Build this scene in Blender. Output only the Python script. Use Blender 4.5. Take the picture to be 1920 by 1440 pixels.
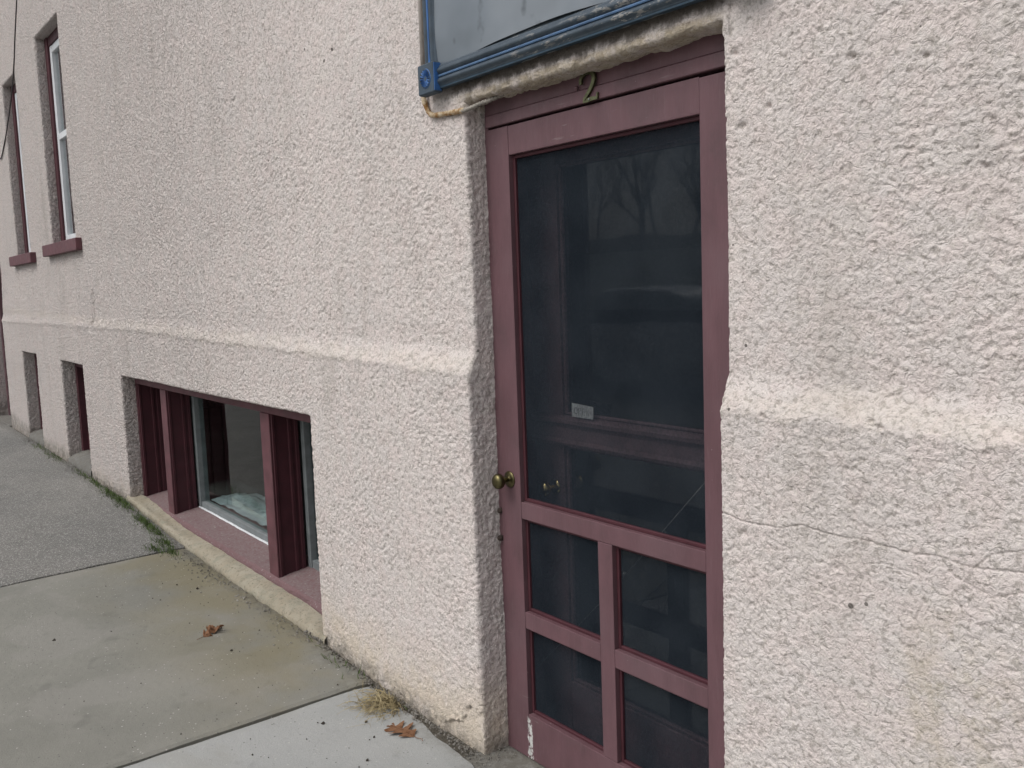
import bpy, bmesh, math, random
import numpy as np
from mathutils import Matrix, Vector

random.seed(7)
scene = bpy.context.scene
for o in list(bpy.data.objects):
    bpy.data.objects.remove(o)
COL = scene.collection

# ------------------------------------------------------------------ camera
cam_data = bpy.data.cameras.new("camera")
cam = bpy.data.objects.new("camera", cam_data)
COL.objects.link(cam)
cam_data.sensor_width = 36.0
cam_data.sensor_fit = 'HORIZONTAL'
cam_data.lens = 1766.18 / 1920 * 36.0
cam_data.clip_start = 0.05
cam_data.clip_end = 600
CAMLOC = Vector((0.0, -1.74116, 1.52))
R = Matrix(((0.60029769, 0.06454329, -0.79716802),
            (0.79895195, -0.09364809, 0.59405877),
            (-0.03631075, -0.99351105, -0.10778371)))
right = R @ Vector((1, 0, 0)); up = R @ Vector((0, -1, 0)); back = R @ Vector((0, 0, -1))
cam.matrix_world = Matrix(((right.x, up.x, back.x, CAMLOC.x),
                           (right.y, up.y, back.y, CAMLOC.y),
                           (right.z, up.z, back.z, CAMLOC.z),
                           (0, 0, 0, 1)))
scene.camera = cam

# ------------------------------------------------------------------ sky, sun, exposure
SUN_FROM = Vector((-0.12, -1.0, 1.35)).normalized()
sun_el = math.asin(SUN_FROM.z)
sun_az = math.atan2(SUN_FROM.x, SUN_FROM.y)
world = bpy.data.worlds.new("World")
scene.world = world
world.use_nodes = True
nt = world.node_tree
nt.nodes.clear()
out = nt.nodes.new("ShaderNodeOutputWorld")
bg = nt.nodes.new("ShaderNodeBackground")
hsv = nt.nodes.new("ShaderNodeHueSaturation")
sky = nt.nodes.new("ShaderNodeTexSky")
sky.sky_type = 'NISHITA'
sky.sun_disc = False
sky.sun_elevation = sun_el
sky.sun_rotation = sun_az
sky.dust_density = 4.0
sky.air_density = 1.0
hsv.inputs['Saturation'].default_value = 0.26
bg.inputs['Strength'].default_value = 0.14
nt.links.new(sky.outputs[0], hsv.inputs['Color'])
nt.links.new(hsv.outputs[0], bg.inputs['Color'])
nt.links.new(bg.outputs[0], out.inputs['Surface'])

sun_data = bpy.data.lights.new("sun", 'SUN')
sun_data.energy = 0.8
sun_data.angle = math.radians(34)
sun_data.color = (1.0, 0.975, 0.94)
sun = bpy.data.objects.new("sun", sun_data)
sun.rotation_euler = SUN_FROM.to_track_quat('Z', 'Y').to_euler()
sun.location = SUN_FROM * 30
COL.objects.link(sun)

scene.view_settings.view_transform = 'Standard'
scene.view_settings.look = 'None'
scene.view_settings.gamma = 1.0
scene.view_settings.use_curve_mapping = False
scene.view_settings.exposure = 0.19
scene.cycles.max_bounces = 8
scene.cycles.transparent_max_bounces = 12

# ------------------------------------------------------------------ helpers: materials
class NB:
    """small node-building helper"""
    def __init__(s, name):
        s.m = bpy.data.materials.new(name)
        s.m.use_nodes = True
        s.t = s.m.node_tree
        s.t.nodes.clear()
        s.out = s.n("ShaderNodeOutputMaterial")
        s.co = s.n("ShaderNodeTexCoord").outputs['Object']
    def n(s, typ, **kw):
        nd = s.t.nodes.new(typ)
        for k, v in kw.items():
            setattr(nd, k, v)
        return nd
    def l(s, a, b):
        s.t.links.new(a, b)
    def put(s, v, sock):
        if hasattr(v, 'is_linked') or hasattr(v, 'links'):
            s.l(v, sock)
        else:
            sock.default_value = v
    def noise(s, scale, detail=3, rough=.55, dist=0.0, stretch=None, off=None, color=False):
        nd = s.n("ShaderNodeTexNoise")
        nd.inputs['Scale'].default_value = scale
        nd.inputs['Detail'].default_value = detail
        nd.inputs['Roughness'].default_value = rough
        nd.inputs['Distortion'].default_value = dist
        co = s.co
        if stretch or off:
            mp = s.n("ShaderNodeMapping")
            if stretch: mp.inputs['Scale'].default_value = stretch
            if off: mp.inputs['Location'].default_value = off
            s.l(co, mp.inputs['Vector']); co = mp.outputs[0]
        s.l(co, nd.inputs['Vector'])
        return nd.outputs['Color' if color else 'Fac']
    def voro(s, scale, feature='F1', rnd=1.0):
        nd = s.n("ShaderNodeTexVoronoi", feature=feature)
        nd.inputs['Scale'].default_value = scale
        nd.inputs['Randomness'].default_value = rnd
        s.l(s.co, nd.inputs['Vector'])
        return nd
    def ramp(s, v, lo, hi, a=0.0, b=1.0):
        nd = s.n("ShaderNodeMapRange", interpolation_type='SMOOTHSTEP')
        s.put(v, nd.inputs[0])
        nd.inputs[1].default_value = lo; nd.inputs[2].default_value = hi
        nd.inputs[3].default_value = a; nd.inputs[4].default_value = b
        return nd.outputs[0]
    def math(s, op, a, b=0.0):
        nd = s.n("ShaderNodeMath", operation=op)
        s.put(a, nd.inputs[0]); s.put(b, nd.inputs[1])
        return nd.outputs[0]
    def mix(s, f, a, b, blend='MIX'):
        nd = s.n("ShaderNodeMix", data_type='RGBA', blend_type=blend)
        s.put(f, nd.inputs[0])
        for v, k in ((a, 6), (b, 7)):
            if isinstance(v, tuple):
                nd.inputs[k].default_value = (*v, 1.0) if len(v) == 3 else v
            else:
                s.l(v, nd.inputs[k])
        return nd.outputs[2]
    def xyz(s):
        nd = s.n("ShaderNodeSeparateXYZ")
        s.l(s.co, nd.inputs[0])
        return nd.outputs
    def bump(s, h, dist, strength=1.0, prev=None):
        nd = s.n("ShaderNodeBump")
        nd.inputs['Distance'].default_value = dist
        nd.inputs['Strength'].default_value = strength
        s.l(h, nd.inputs['Height'])
        if prev is not None: s.l(prev, nd.inputs['Normal'])
        return nd.outputs[0]
    def bsdf(s, color, rough=.7, metal=0.0, normal=None, spec=.5, coat=0.0):
        nd = s.n("ShaderNodeBsdfPrincipled")
        if isinstance(color, tuple): nd.inputs['Base Color'].default_value = (*color, 1)
        else: s.l(color, nd.inputs['Base Color'])
        s.put(rough, nd.inputs['Roughness'])
        s.put(metal, nd.inputs['Metallic'])
        nd.inputs['Specular IOR Level'].default_value = spec
        nd.inputs['Coat Weight'].default_value = coat
        if normal is not None: s.l(normal, nd.inputs['Normal'])
        return nd.outputs[0]
    def done(s, sh):
        s.l(sh, s.out.inputs['Surface'])
        return s.m

def paint(name, c, var=.25, rough=.5, scale=18, bump=.0006, stretch=None, speck=None, spec=.4):
    b = NB(name)
    d = tuple(x * (1 - var) for x in c); e = tuple(min(1, x * (1 + var * .7)) for x in c)
    col = b.mix(b.ramp(b.noise(scale, 5, .6, stretch=stretch), .3, .7), d, e)
    col = b.mix(b.ramp(b.noise(2.3, 3), .35, .75, 0, .25), col, tuple(x * .75 for x in c))
    if speck:
        col = b.mix(b.ramp(b.noise(95, 2, .5), .745, .77), col, speck)
    nrm = b.bump(b.noise(scale * 9, 4, .6, stretch=stretch), bump)
    return b.done(b.bsdf(col, b.ramp(b.noise(scale * 2), .2, .8, rough - .08, rough + .12), normal=nrm, spec=spec))

# ------------------------------------------------------------------ helpers: meshes and objects
def obj(name, mesh, mat=None, parent=None):
    o = bpy.data.objects.new(name, mesh)
    COL.objects.link(o)
    if mat is not None:
        if not mesh.materials:
            mesh.materials.append(mat)
    if parent is not None:
        o.parent = parent
        o.matrix_parent_inverse = world_of(parent).inverted()
    return o

def world_of(o):
    m = o.matrix_basis.copy()
    if o.parent is not None:
        m = world_of(o.parent) @ o.matrix_parent_inverse @ m
    return m

def tag(o, label=None, cat=None, group=None, kind=None):
    if label: o["label"] = label
    if cat: o["category"] = cat
    if group: o["group"] = group
    if kind: o["kind"] = kind
    return o

def empty(name, loc=(0, 0, 0), parent=None):
    o = bpy.data.objects.new(name, None)
    o.location = loc
    o.empty_display_size = .1
    COL.objects.link(o)
    if parent is not None:
        o.parent = parent
        o.matrix_parent_inverse = world_of(parent).inverted()
    return o

def mesh_from(name, verts, faces, smooth=False):
    me = bpy.data.meshes.new(name)
    me.from_pydata([tuple(v) for v in verts], [], faces)
    if smooth:
        me.polygons.foreach_set("use_smooth", [True] * len(me.polygons))
    me.update()
    return me

def big_mesh(name, V, Q, smooth=True):
    """numpy arrays of vertices and quads to a mesh"""
    me = bpy.data.meshes.new(name)
    me.vertices.add(len(V)); me.vertices.foreach_set("co", np.ascontiguousarray(V, np.float32).ravel())
    me.loops.add(Q.size); me.loops.foreach_set("vertex_index", np.ascontiguousarray(Q, np.int32).ravel())
    me.polygons.add(len(Q))
    me.polygons.foreach_set("loop_start", np.arange(0, Q.size, 4, dtype=np.int32))
    me.update(calc_edges=True)
    me.polygons.foreach_set("use_smooth", np.full(len(Q), smooth))
    me.update()
    return me

def bm_mesh(name, bm, smooth=False):
    me = bpy.data.meshes.new(name)
    bm.normal_update()
    bm.to_mesh(me); bm.free()
    if smooth:
        me.polygons.foreach_set("use_smooth", [True] * len(me.polygons))
    return me

def box(name, x, y, z, mat, parent=None, bevel=.002, shear=None, segs=1):
    """bevelled box; shear(x) adds to z"""
    bm = bmesh.new()
    bmesh.ops.create_cube(bm, size=1)
    for v in bm.verts:
        v.co = Vector(((x[0] + x[1]) / 2 + v.co.x * (x[1] - x[0]),
                       (y[0] + y[1]) / 2 + v.co.y * (y[1] - y[0]),
                       (z[0] + z[1]) / 2 + v.co.z * (z[1] - z[0])))
    if bevel:
        bmesh.ops.bevel(bm, geom=list(bm.edges), offset=bevel, segments=segs, affect='EDGES', profile=.6)
    if shear:
        for v in bm.verts: v.co.z += shear(v.co.x)
    return obj(name, bm_mesh(name, bm), mat, parent)

def sweep(name, prof, axis, a, b, mat, parent=None, steps=1, wob=None, smooth=False, closed=True):
    """extrude a profile [(u,v)] along x (profile y,z) or z (profile x,y)"""
    V, F = [], []
    n = len(prof)
    for i in range(steps + 1):
        t = a + (b - a) * i / steps
        for (u, v) in prof:
            p = [t, u, v] if axis == 'x' else [u, v, t]
            if wob: p = wob(p)
            V.append(p)
    for i in range(steps):
        for j in range(n if closed else n - 1):
            k = (j + 1) % n
            F.append((i * n + j, i * n + k, (i + 1) * n + k, (i + 1) * n + j))
    if closed:
        F.append(tuple(range(n - 1, -1, -1))); F.append(tuple(steps * n + j for j in range(n)))
    me = mesh_from(name, V, F, smooth)
    bm = bmesh.new(); bm.from_mesh(me); bmesh.ops.recalc_face_normals(bm, faces=bm.faces); bm.to_mesh(me); bm.free()
    return obj(name, me, mat, parent)

def tube_mesh(name, pts, rad, seg=8, radfun=None):
    pts = [Vector(p) for p in pts]
    V, F = [], []
    for i, p in enumerate(pts):
        t = (pts[min(i + 1, len(pts) - 1)] - pts[max(i - 1, 0)]).normalized()
        a = t.cross(Vector((0.13, .21, .97)))
        if a.length < .05: a = t.cross(Vector((1, 0, 0)))
        a.normalize(); b = t.cross(a)
        r = radfun(i) if radfun else rad
        for k in range(seg):
            th = 2 * math.pi * k / seg
            V.append(p + (a * math.cos(th) + b * math.sin(th)) * r)
    for i in range(len(pts) - 1):
        for k in range(seg):
            k2 = (k + 1) % seg
            F.append((i * seg + k, i * seg + k2, (i + 1) * seg + k2, (i + 1) * seg + k))
    F.append(tuple(range(seg - 1, -1, -1))); F.append(tuple((len(pts) - 1) * seg + k for k in range(seg)))
    return mesh_from(name, V, F, True)

def tube(name, pts, rad, mat, parent=None, seg=8, radfun=None):
    return obj(name, tube_mesh(name, pts, rad, seg, radfun), mat, parent)

def smooth_path(pts, n=6):
    """Catmull-Rom through points"""
    P = [Vector(p) for p in pts]
    P = [P[0] * 2 - P[1]] + P + [P[-1] * 2 - P[-2]]
    res = []
    for i in range(1, len(P) - 2):
        for k in range(n):
            t = k / n
            res.append(.5 * ((2 * P[i]) + (-P[i - 1] + P[i + 1]) * t + (2 * P[i - 1] - 5 * P[i] + 4 * P[i + 1] - P[i + 2]) * t * t
                             + (-P[i - 1] + 3 * P[i] - 3 * P[i + 1] + P[i + 2]) * t ** 3))
    res.append(P[-2])
    return res

def lathe(name, prof, origin, mat, parent=None, seg=28, axis='-y'):
    """revolve (radius, distance) about an axis pointing to -y (towards the street)"""
    V, F = [], []
    for (r, d) in prof:
        for k in range(seg):
            th = 2 * math.pi * k / seg
            V.append((origin[0] + r * math.cos(th), origin[1] - d, origin[2] + r * math.sin(th)))
    for i in range(len(prof) - 1):
        for k in range(seg):
            k2 = (k + 1) % seg
            F.append((i * seg + k, i * seg + k2, (i + 1) * seg + k2, (i + 1) * seg + k))
    F.append(tuple(range(seg))); F.append(tuple((len(prof) - 1) * seg + k for k in range(seg)))
    me = mesh_from(name, V, F, True)
    bm = bmesh.new(); bm.from_mesh(me); bmesh.ops.recalc_face_normals(bm, faces=bm.faces); bm.to_mesh(me); bm.free()
    return obj(name, me, mat, parent)

# ------------------------------------------------------------------ helpers: numpy noise
def _hash(ix, iy, iz, seed):
    h = (ix * np.uint32(374761393) + iy * np.uint32(668265263) + iz * np.uint32(2246822519) + np.uint32(seed * 974711 + 13)).astype(np.uint32)
    h = (h ^ (h >> np.uint32(13))) * np.uint32(1274126177)
    h = h ^ (h >> np.uint32(16))
    h = h * np.uint32(2654435761)
    return h ^ (h >> np.uint32(15))

def gnoise(P, seed=1):
    """3-D gradient noise, about -1..1"""
    P = np.asarray(P, np.float32)
    res = np.empty(len(P), np.float32)
    for s in range(0, len(P), 200000):
        p = P[s:s + 200000]
        f = np.floor(p); i = f.astype(np.int64).astype(np.uint32); f = p - f
        u = f * f * f * (f * (f * 6 - 15) + 10)
        acc = 0
        for cx in (0, 1):
            wx = u[:, 0] if cx else 1 - u[:, 0]
            for cy in (0, 1):
                wy = u[:, 1] if cy else 1 - u[:, 1]
                for cz in (0, 1):
                    wz = u[:, 2] if cz else 1 - u[:, 2]
                    h = _hash(i[:, 0] + np.uint32(cx), i[:, 1] + np.uint32(cy), i[:, 2] + np.uint32(cz), seed)
                    gx = (h & np.uint32(1023)).astype(np.float32) / 511.5 - 1
                    gy = ((h >> np.uint32(10)) & np.uint32(1023)).astype(np.float32) / 511.5 - 1
                    gz = ((h >> np.uint32(20)) & np.uint32(1023)).astype(np.float32) / 511.5 - 1
                    acc = acc + wx * wy * wz * (gx * (f[:, 0] - cx) + gy * (f[:, 1] - cy) + gz * (f[:, 2] - cz))
        res[s:s + 200000] = acc * 1.5
    return res

def sstep(a, b, x):
    t = np.clip((x - a) / (b - a), 0, 1)
    return t * t * (3 - 2 * t)

from mathutils import noise as mnoise
def gn1(x, y, z, seed=3):
    return mnoise.noise((x + seed * 17.3, y + 5.1, z + 9.7)) * 1.2

# ground height along the wall: the pavement climbs to the left
GX = [-400, -20, -10.9, -9.33, -7.58, -6.46, -5.35, -4.94, -3.58, -3.13, -2.78, -2.43, -1, 4, 400]
GZ = [.30, .26, .212, .20, .178, .154, .082, .064, .040, .016, .006, 0, -.01, -.05, -.10]
def gz(x): return float(np.interp(x, GX, GZ))
def gzy(x, y):
    """pavement height with its fall towards the kerb"""
    return gz(x) + .018 * min(0.0, y + .1)

# ------------------------------------------------------------------ materials
def make_stucco():
    b = NB("stucco")
    X, Y, Zc = b.xyz()
    c1 = b.mix(b.ramp(b.noise(1.7, 4, .6), .3, .7), (.640, .582, .555), (.608, .560, .538))
    c1 = b.mix(b.ramp(b.noise(9, 4, .65), .45, .8, 0, .55), c1, (.650, .605, .565))
    c1 = b.mix(b.ramp(b.noise(13, 3, .6, off=(8, 8, 2)), .42, .62, 0, .5), c1, (.645, .558, .532))
    c1 = b.mix(b.ramp(b.noise(31, 3, .6), .58, .8, 0, .4), c1, (.50, .455, .43))
    c1 = b.mix(b.ramp(b.noise(72, 3, .62, off=(7, 2, 1)), .535, .62, 0, .52), c1, (.26, .235, .205))  # dark flecks, two sizes: pore dirt and pit shadows put into the colour
    c1 = b.mix(b.ramp(b.noise(150, 2, .6, off=(1, 9, 4)), .55, .65, 0, .42), c1, (.27, .24, .21))
    c1 = b.mix(b.ramp(b.noise(64, 3, .6, off=(3, 5, 8)), .58, .72, 0, .5), c1, (.71, .655, .60))
    # thin grey weathering streaks
    st = b.noise(5.0, 5, .65, stretch=(1, 1, .22))
    c1 = b.mix(b.ramp(st, .53, .76, 0, .42), c1, (.38, .345, .31))
    # old cream coat on the ledge and along the foot of the wall
    wob = b.math('MULTIPLY', b.math('SUBTRACT', b.noise(4.5, 4, .65), .5), .12)
    zz = b.math('ADD', Zc, wob)
    lx = b.math('ADD', zz, b.math('MULTIPLY', b.math('ADD', X, 1.4), .019))
    led = b.math('MULTIPLY', b.ramp(lx, 1.195, 1.225), b.ramp(lx, 1.285, 1.25))
    led = b.math('MULTIPLY', led, b.ramp(b.noise(6, 3), .3, .55, .35, 1))
    c1 = b.mix(b.math('MULTIPLY', led, .18), c1, (.62, .555, .455))
    low = b.ramp(zz, .34, .02, 0, 1)
    low = b.math('MULTIPLY', low, b.ramp(b.noise(7, 4, .7), .3, .6, .3, 1))
    c1 = b.mix(b.math('MULTIPLY', low, .6), c1, (.58, .49, .36))
    # splash dirt where wall meets pavement (pavement climbs to the left)
    g = b.math('ADD', Zc, b.math('MULTIPLY', b.math('ADD', X, 2.43), .036))
    dirt = b.math('MULTIPLY', b.ramp(b.math('ADD', g, wob), .07, -.01), b.ramp(b.noise(22, 4, .7), .3, .6))
    c1 = b.mix(b.math('MULTIPLY', dirt, .7), c1, (.20, .185, .16))
    # ochre damp stain low on the right hand wall
    dx = b.math('ADD', X, .86); dz = b.math('SUBTRACT', Zc, .68)
    rr = b.math('ADD', b.math('MULTIPLY', b.math('MULTIPLY', dx, dx), 40), b.math('MULTIPLY', b.math('MULTIPLY', dz, dz), 14))
    st2 = b.math('MULTIPLY', b.ramp(rr, 1.0, .1), b.ramp(b.noise(14, 5, .7), .4, .65))
    c1 = b.mix(b.math('MULTIPLY', st2, .42), c1, (.44, .385, .28))
    span = b.math('MULTIPLY', b.ramp(X, -2.50, -2.40), b.ramp(X, -1.40, -1.44))
    so = b.math('MULTIPLY', b.math('MULTIPLY', b.ramp(Zc, 2.04, 2.06), b.ramp(Zc, 2.10, 2.085)), span)
    c1 = b.mix(b.math('MULTIPLY', so, b.ramp(b.noise(18, 4, .7), .3, .6, .2, .7)), c1, (.33, .27, .17))
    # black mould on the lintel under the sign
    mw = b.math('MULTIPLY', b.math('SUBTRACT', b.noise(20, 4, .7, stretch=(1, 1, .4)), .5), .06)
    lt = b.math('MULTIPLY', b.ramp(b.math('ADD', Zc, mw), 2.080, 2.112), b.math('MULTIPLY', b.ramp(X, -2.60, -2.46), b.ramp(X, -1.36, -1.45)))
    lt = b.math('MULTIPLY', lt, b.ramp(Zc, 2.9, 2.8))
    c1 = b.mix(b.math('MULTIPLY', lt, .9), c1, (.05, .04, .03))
    # scattered black specks
    v = b.voro(17)
    sp = b.math('LESS_THAN', v.outputs['Distance'], b.ramp(b.noise(3.1, 2), .5, .8, .0, .13))
    c1 = b.mix(b.math('MULTIPLY', sp, .8), c1, (.07, .065, .055))
    # relief finer than the mesh; the farther bays are meshed more coarsely, so it carries more there
    far = b.ramp(X, -3.0, -6.0, .30, 1.35)
    h1 = b.ramp(b.noise(58, 3, .6, dist=.8), .25, .62)
    h = b.math('ADD', b.math('MULTIPLY', b.noise(190, 3, .6), .55), b.math('MULTIPLY', h1, b.math('MULTIPLY', far, 1.6)))
    nrm = b.bump(h, .0050, 1.0)
    return b.done(b.bsdf(c1, .92, normal=nrm, spec=.2))

M_STUCCO = make_stucco()
PURPLE = (.128, .066, .076)
def make_door_paint():
    b = NB("plum_paint")
    X, Y, Zc = b.xyz()
    c = b.mix(b.ramp(b.noise(14, 5, .6, stretch=(1, 1, .3)), .3, .7), tuple(x * .86 for x in PURPLE), tuple(x * 1.1 for x in PURPLE))
    c = b.mix(b.ramp(b.noise(3.1, 3), .45, .75, 0, .5), c, (.135, .084, .094))
    c = b.mix(b.ramp(b.noise(7, 5, .7, off=(4, 1, 7)), .52, .72, 0, .5), c, (.085, .052, .056))
    c = b.mix(b.ramp(b.noise(75, 4, .7, stretch=(1, 1, .12)), .56, .7, 0, .28), c, (.175, .115, .122))
    # flaked strip at the foot of the lock stile, bare grey-white primer
    w = b.math('MULTIPLY', b.math('SUBTRACT', b.noise(30, 4, .7), .5), .03)
    dxx = b.math('ABSOLUTE', b.math('ADD', b.math('ADD', X, 2.308), w))
    chip = b.math('MULTIPLY', b.ramp(dxx, .014, .009), b.math('MULTIPLY', b.ramp(Zc, .132, .12), b.ramp(b.noise(48, 4, .7), .44, .5)))
    sp = b.ramp(b.noise(120, 2, .5), .755, .77)
    c = b.mix(b.math('MULTIPLY', sp, .7), c, (.42, .36, .36))
    c = b.mix(chip, c, (.55, .55, .53))
    sc = b.math('MULTIPLY', b.ramp(b.noise(34, 3, .6, stretch=(.25, 1, 3)), .66, .72), b.ramp(b.noise(5, 2), .45, .6))
    c = b.mix(b.math('MULTIPLY', sc, .35), c, (.30, .25, .25))
    nrm = b.bump(b.noise(110, 5, .65, stretch=(1, 1, .12)), .0014)
    return b.done(b.bsdf(c, b.ramp(b.noise(22), .2, .8, .42, .62), normal=nrm, spec=.4))
M_PLUM = make_door_paint()
M_PLUMI = paint("lightened_plum_paint", (.20, .125, .14), .2, .55, 14, .0006)  # plum raised in tone, standing for the light on the inner door
M_PLUMW = paint("weathered_plum_paint", (.115, .046, .055), .25, .6, 16, .0009, speck=(.3, .25, .25))
M_PLUMSHADE = paint("shaded_plum_paint", (.065, .017, .024), .2, .6, 14, .0008)  # plum again, with the shade of side and recessed faces put into the colour
M_SILLPINK = None
def make_sill():
    b = NB("worn_pink_sill")
    c = b.mix(b.ramp(b.noise(60, 5, .75), .35, .65), (.165, .098, .102), (.20, .158, .156))
    X, Y, Zc = b.xyz()
    c = b.mix(b.ramp(Y, -.008, -.020, 0, .75), c, (.155, .088, .094))
    c = b.mix(b.ramp(b.noise(90, 3, .6), .62, .7), c, (.30, .28, .27))
    c = b.mix(b.ramp(b.noise(60, 3, .6, off=(3, 3, 3)), .68, .74), c, (.05, .04, .04))
    return b.done(b.bsdf(c, .85, normal=b.bump(b.noise(90, 5, .7), .002), spec=.25))
M_SILLPINK = make_sill()
M_WHITEV = paint("white_vinyl", (.66, .68, .70), .08, .4, 10, .0002)
M_GREYV = paint("grey_green_sash_paint", (.185, .205, .21), .2, .55, 20, .0008)
M_SLATE = paint("slate_blue_grey_paint", (.044, .066, .090), .3, .5, 22, .0008, speck=(.25, .25, .24))
M_TEAL = paint("dark_teal_edge", (.025, .055, .085), .3, .5, 24, .0005)
M_BEAD = paint("faded_blue_bead", (.075, .145, .26), .3, .5, 30, .0006, speck=(.25, .27, .3))
M_BLUE = paint("blue_trim_paint", (.04, .125, .33), .25, .45, 24, .0005)
def make_worn_slate():
    b = NB("worn_slate_paint")
    c = b.mix(b.ramp(b.noise(20, 4, .6), .3, .7), (.036, .052, .070), (.056, .077, .098))
    f = b.math('MULTIPLY', b.ramp(b.noise(60, 5, .75, stretch=(.3, 1, 1)), .54, .6), b.ramp(b.noise(4, 3, .6), .42, .6))
    c = b.mix(b.math('MULTIPLY', f, .8), c, (.30, .29, .27))
    return b.done(b.bsdf(c, .5, normal=b.bump(b.noise(110, 4, .6), .0008), spec=.4))
M_SLATEW = make_worn_slate()
def make_sheet():
    b = NB("dull_metal_sheet")
    c = b.mix(b.ramp(b.noise(3.2, 3, .5), .35, .65), (.16, .185, .21), (.22, .245, .27))
    c = b.mix(b.ramp(b.noise(9, 3, .5, off=(5, 1, 2)), .62, .72, 0, .7), c, (.05, .06, .07))
    return b.done(b.bsdf(c, .33, .25, normal=b.bump(b.noise(5, 2, .5), .01), spec=.5))
M_SHEET = make_sheet()
M_BLACK = paint("black_gap", (.012, .012, .013), .2, .8)
def metal(name, c, rough, var=.35):
    b = NB(name)
    col = b.mix(b.ramp(b.noise(60, 4, .6), .35, .65), tuple(x * (1 - var) for x in c), c)
    return b.done(b.bsdf(col, b.ramp(b.noise(90), .2, .8, rough - .08, rough + .12), 1.0))
M_BRASS = metal("aged_brass", (.15, .13, .065), .36)
M_BRASSG = metal("tarnished_brass", (.17, .175, .10), .45)
M_BRASSP = metal("polished_brass", (.75, .62, .30), .16, .15)
M_STEEL = metal("dull_steel", (.36, .36, .35), .45)
def make_cable():
    b = NB("rusty_caulked_cable")
    c = b.mix(b.ramp(b.noise(38, 4, .7), .38, .6), (.24, .125, .04), (.52, .43, .30))
    return b.done(b.bsdf(c, .8, normal=b.bump(b.noise(120, 4), .002), spec=.3))
M_CABLE = make_cable()
M_CRUMB = paint("dark_crumbs", (.045, .036, .028), .4, .9, 60)
M_LATCH = paint("dark_latch", (.05, .035, .028), .4, .8, 60, .002)
M_PIPE = paint("painted_conduit", (.50, .45, .41), .15, .6, 30)
M_SLEEVE = paint("grey_armoured_sleeve", (.30, .275, .24), .3, .6, 40)
M_PAPER = paint("white_paper", (.80, .84, .84), .05, .8, 20, .0002)
M_INK = paint("ink", (.03, .03, .04), .1, .7)
M_WIRE = paint("dark_wire", (.06, .05, .05), .2, .6)

def make_glass(name, tint=(1, 1, 1), extra=.0, rough=.0, gain=1.6):
    b = NB(name)
    tr = b.n("ShaderNodeBsdfTransparent"); tr.inputs[0].default_value = (*tint, 1)
    gl = b.n("ShaderNodeBsdfGlossy"); gl.inputs['Roughness'].default_value = rough
    gl.inputs['Color'].default_value = (.95, .97, .98, 1)
    nrm = b.bump(b.noise(2.2, 2, .5), .002)
    b.l(nrm, gl.inputs['Normal'])
    fr = b.n("ShaderNodeFresnel"); fr.inputs['IOR'].default_value = 1.52
    geo = b.n("ShaderNodeNewGeometry")
    f = b.math('MULTIPLY', b.math('ADD', b.math('MULTIPLY', fr.outputs[0], gain), extra), b.math('SUBTRACT', 1.0, geo.outputs['Backfacing']))
    mx = b.n("ShaderNodeMixShader")
    b.l(f, mx.inputs[0]); b.l(tr.outputs[0], mx.inputs[1]); b.l(gl.outputs[0], mx.inputs[2])
    return b.done(mx.outputs[0])
M_GLASS = make_glass("window_glass", (.82, .87, .86), 0.0, .0, 1.15)
M_GLASSU = make_glass("upper_glass", (.82, .87, .86), .12, .02, 1.6)
M_GLASSD = make_glass("door_glass", (.80, .84, .86), .10, .026)
def make_screen():
    b = NB("insect_screen")
    tr = b.n("ShaderNodeBsdfTransparent")
    df = b.n("ShaderNodeBsdfDiffuse")
    c = b.mix(b.ramp(b.noise(6, 4, .6), .3, .7), (.020, .026, .034), (.030, .038, .048))
    b.l(c, df.inputs[0])
    X, Y, Zc = b.xyz()
    f = b.ramp(b.noise(140, 2, .5), .3, .7, .38, .48)
    mx = b.n("ShaderNodeMixShader")
    b.l(f, mx.inputs[0]); b.l(tr.outputs[0], mx.inputs[1]); b.l(df.outputs[0], mx.inputs[2])
    return b.done(mx.outputs[0])
M_SCREEN = make_screen()
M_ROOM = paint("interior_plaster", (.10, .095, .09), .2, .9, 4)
M_ROOMD = paint("interior_floor", (.09, .07, .06), .3, .7, 6)

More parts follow.
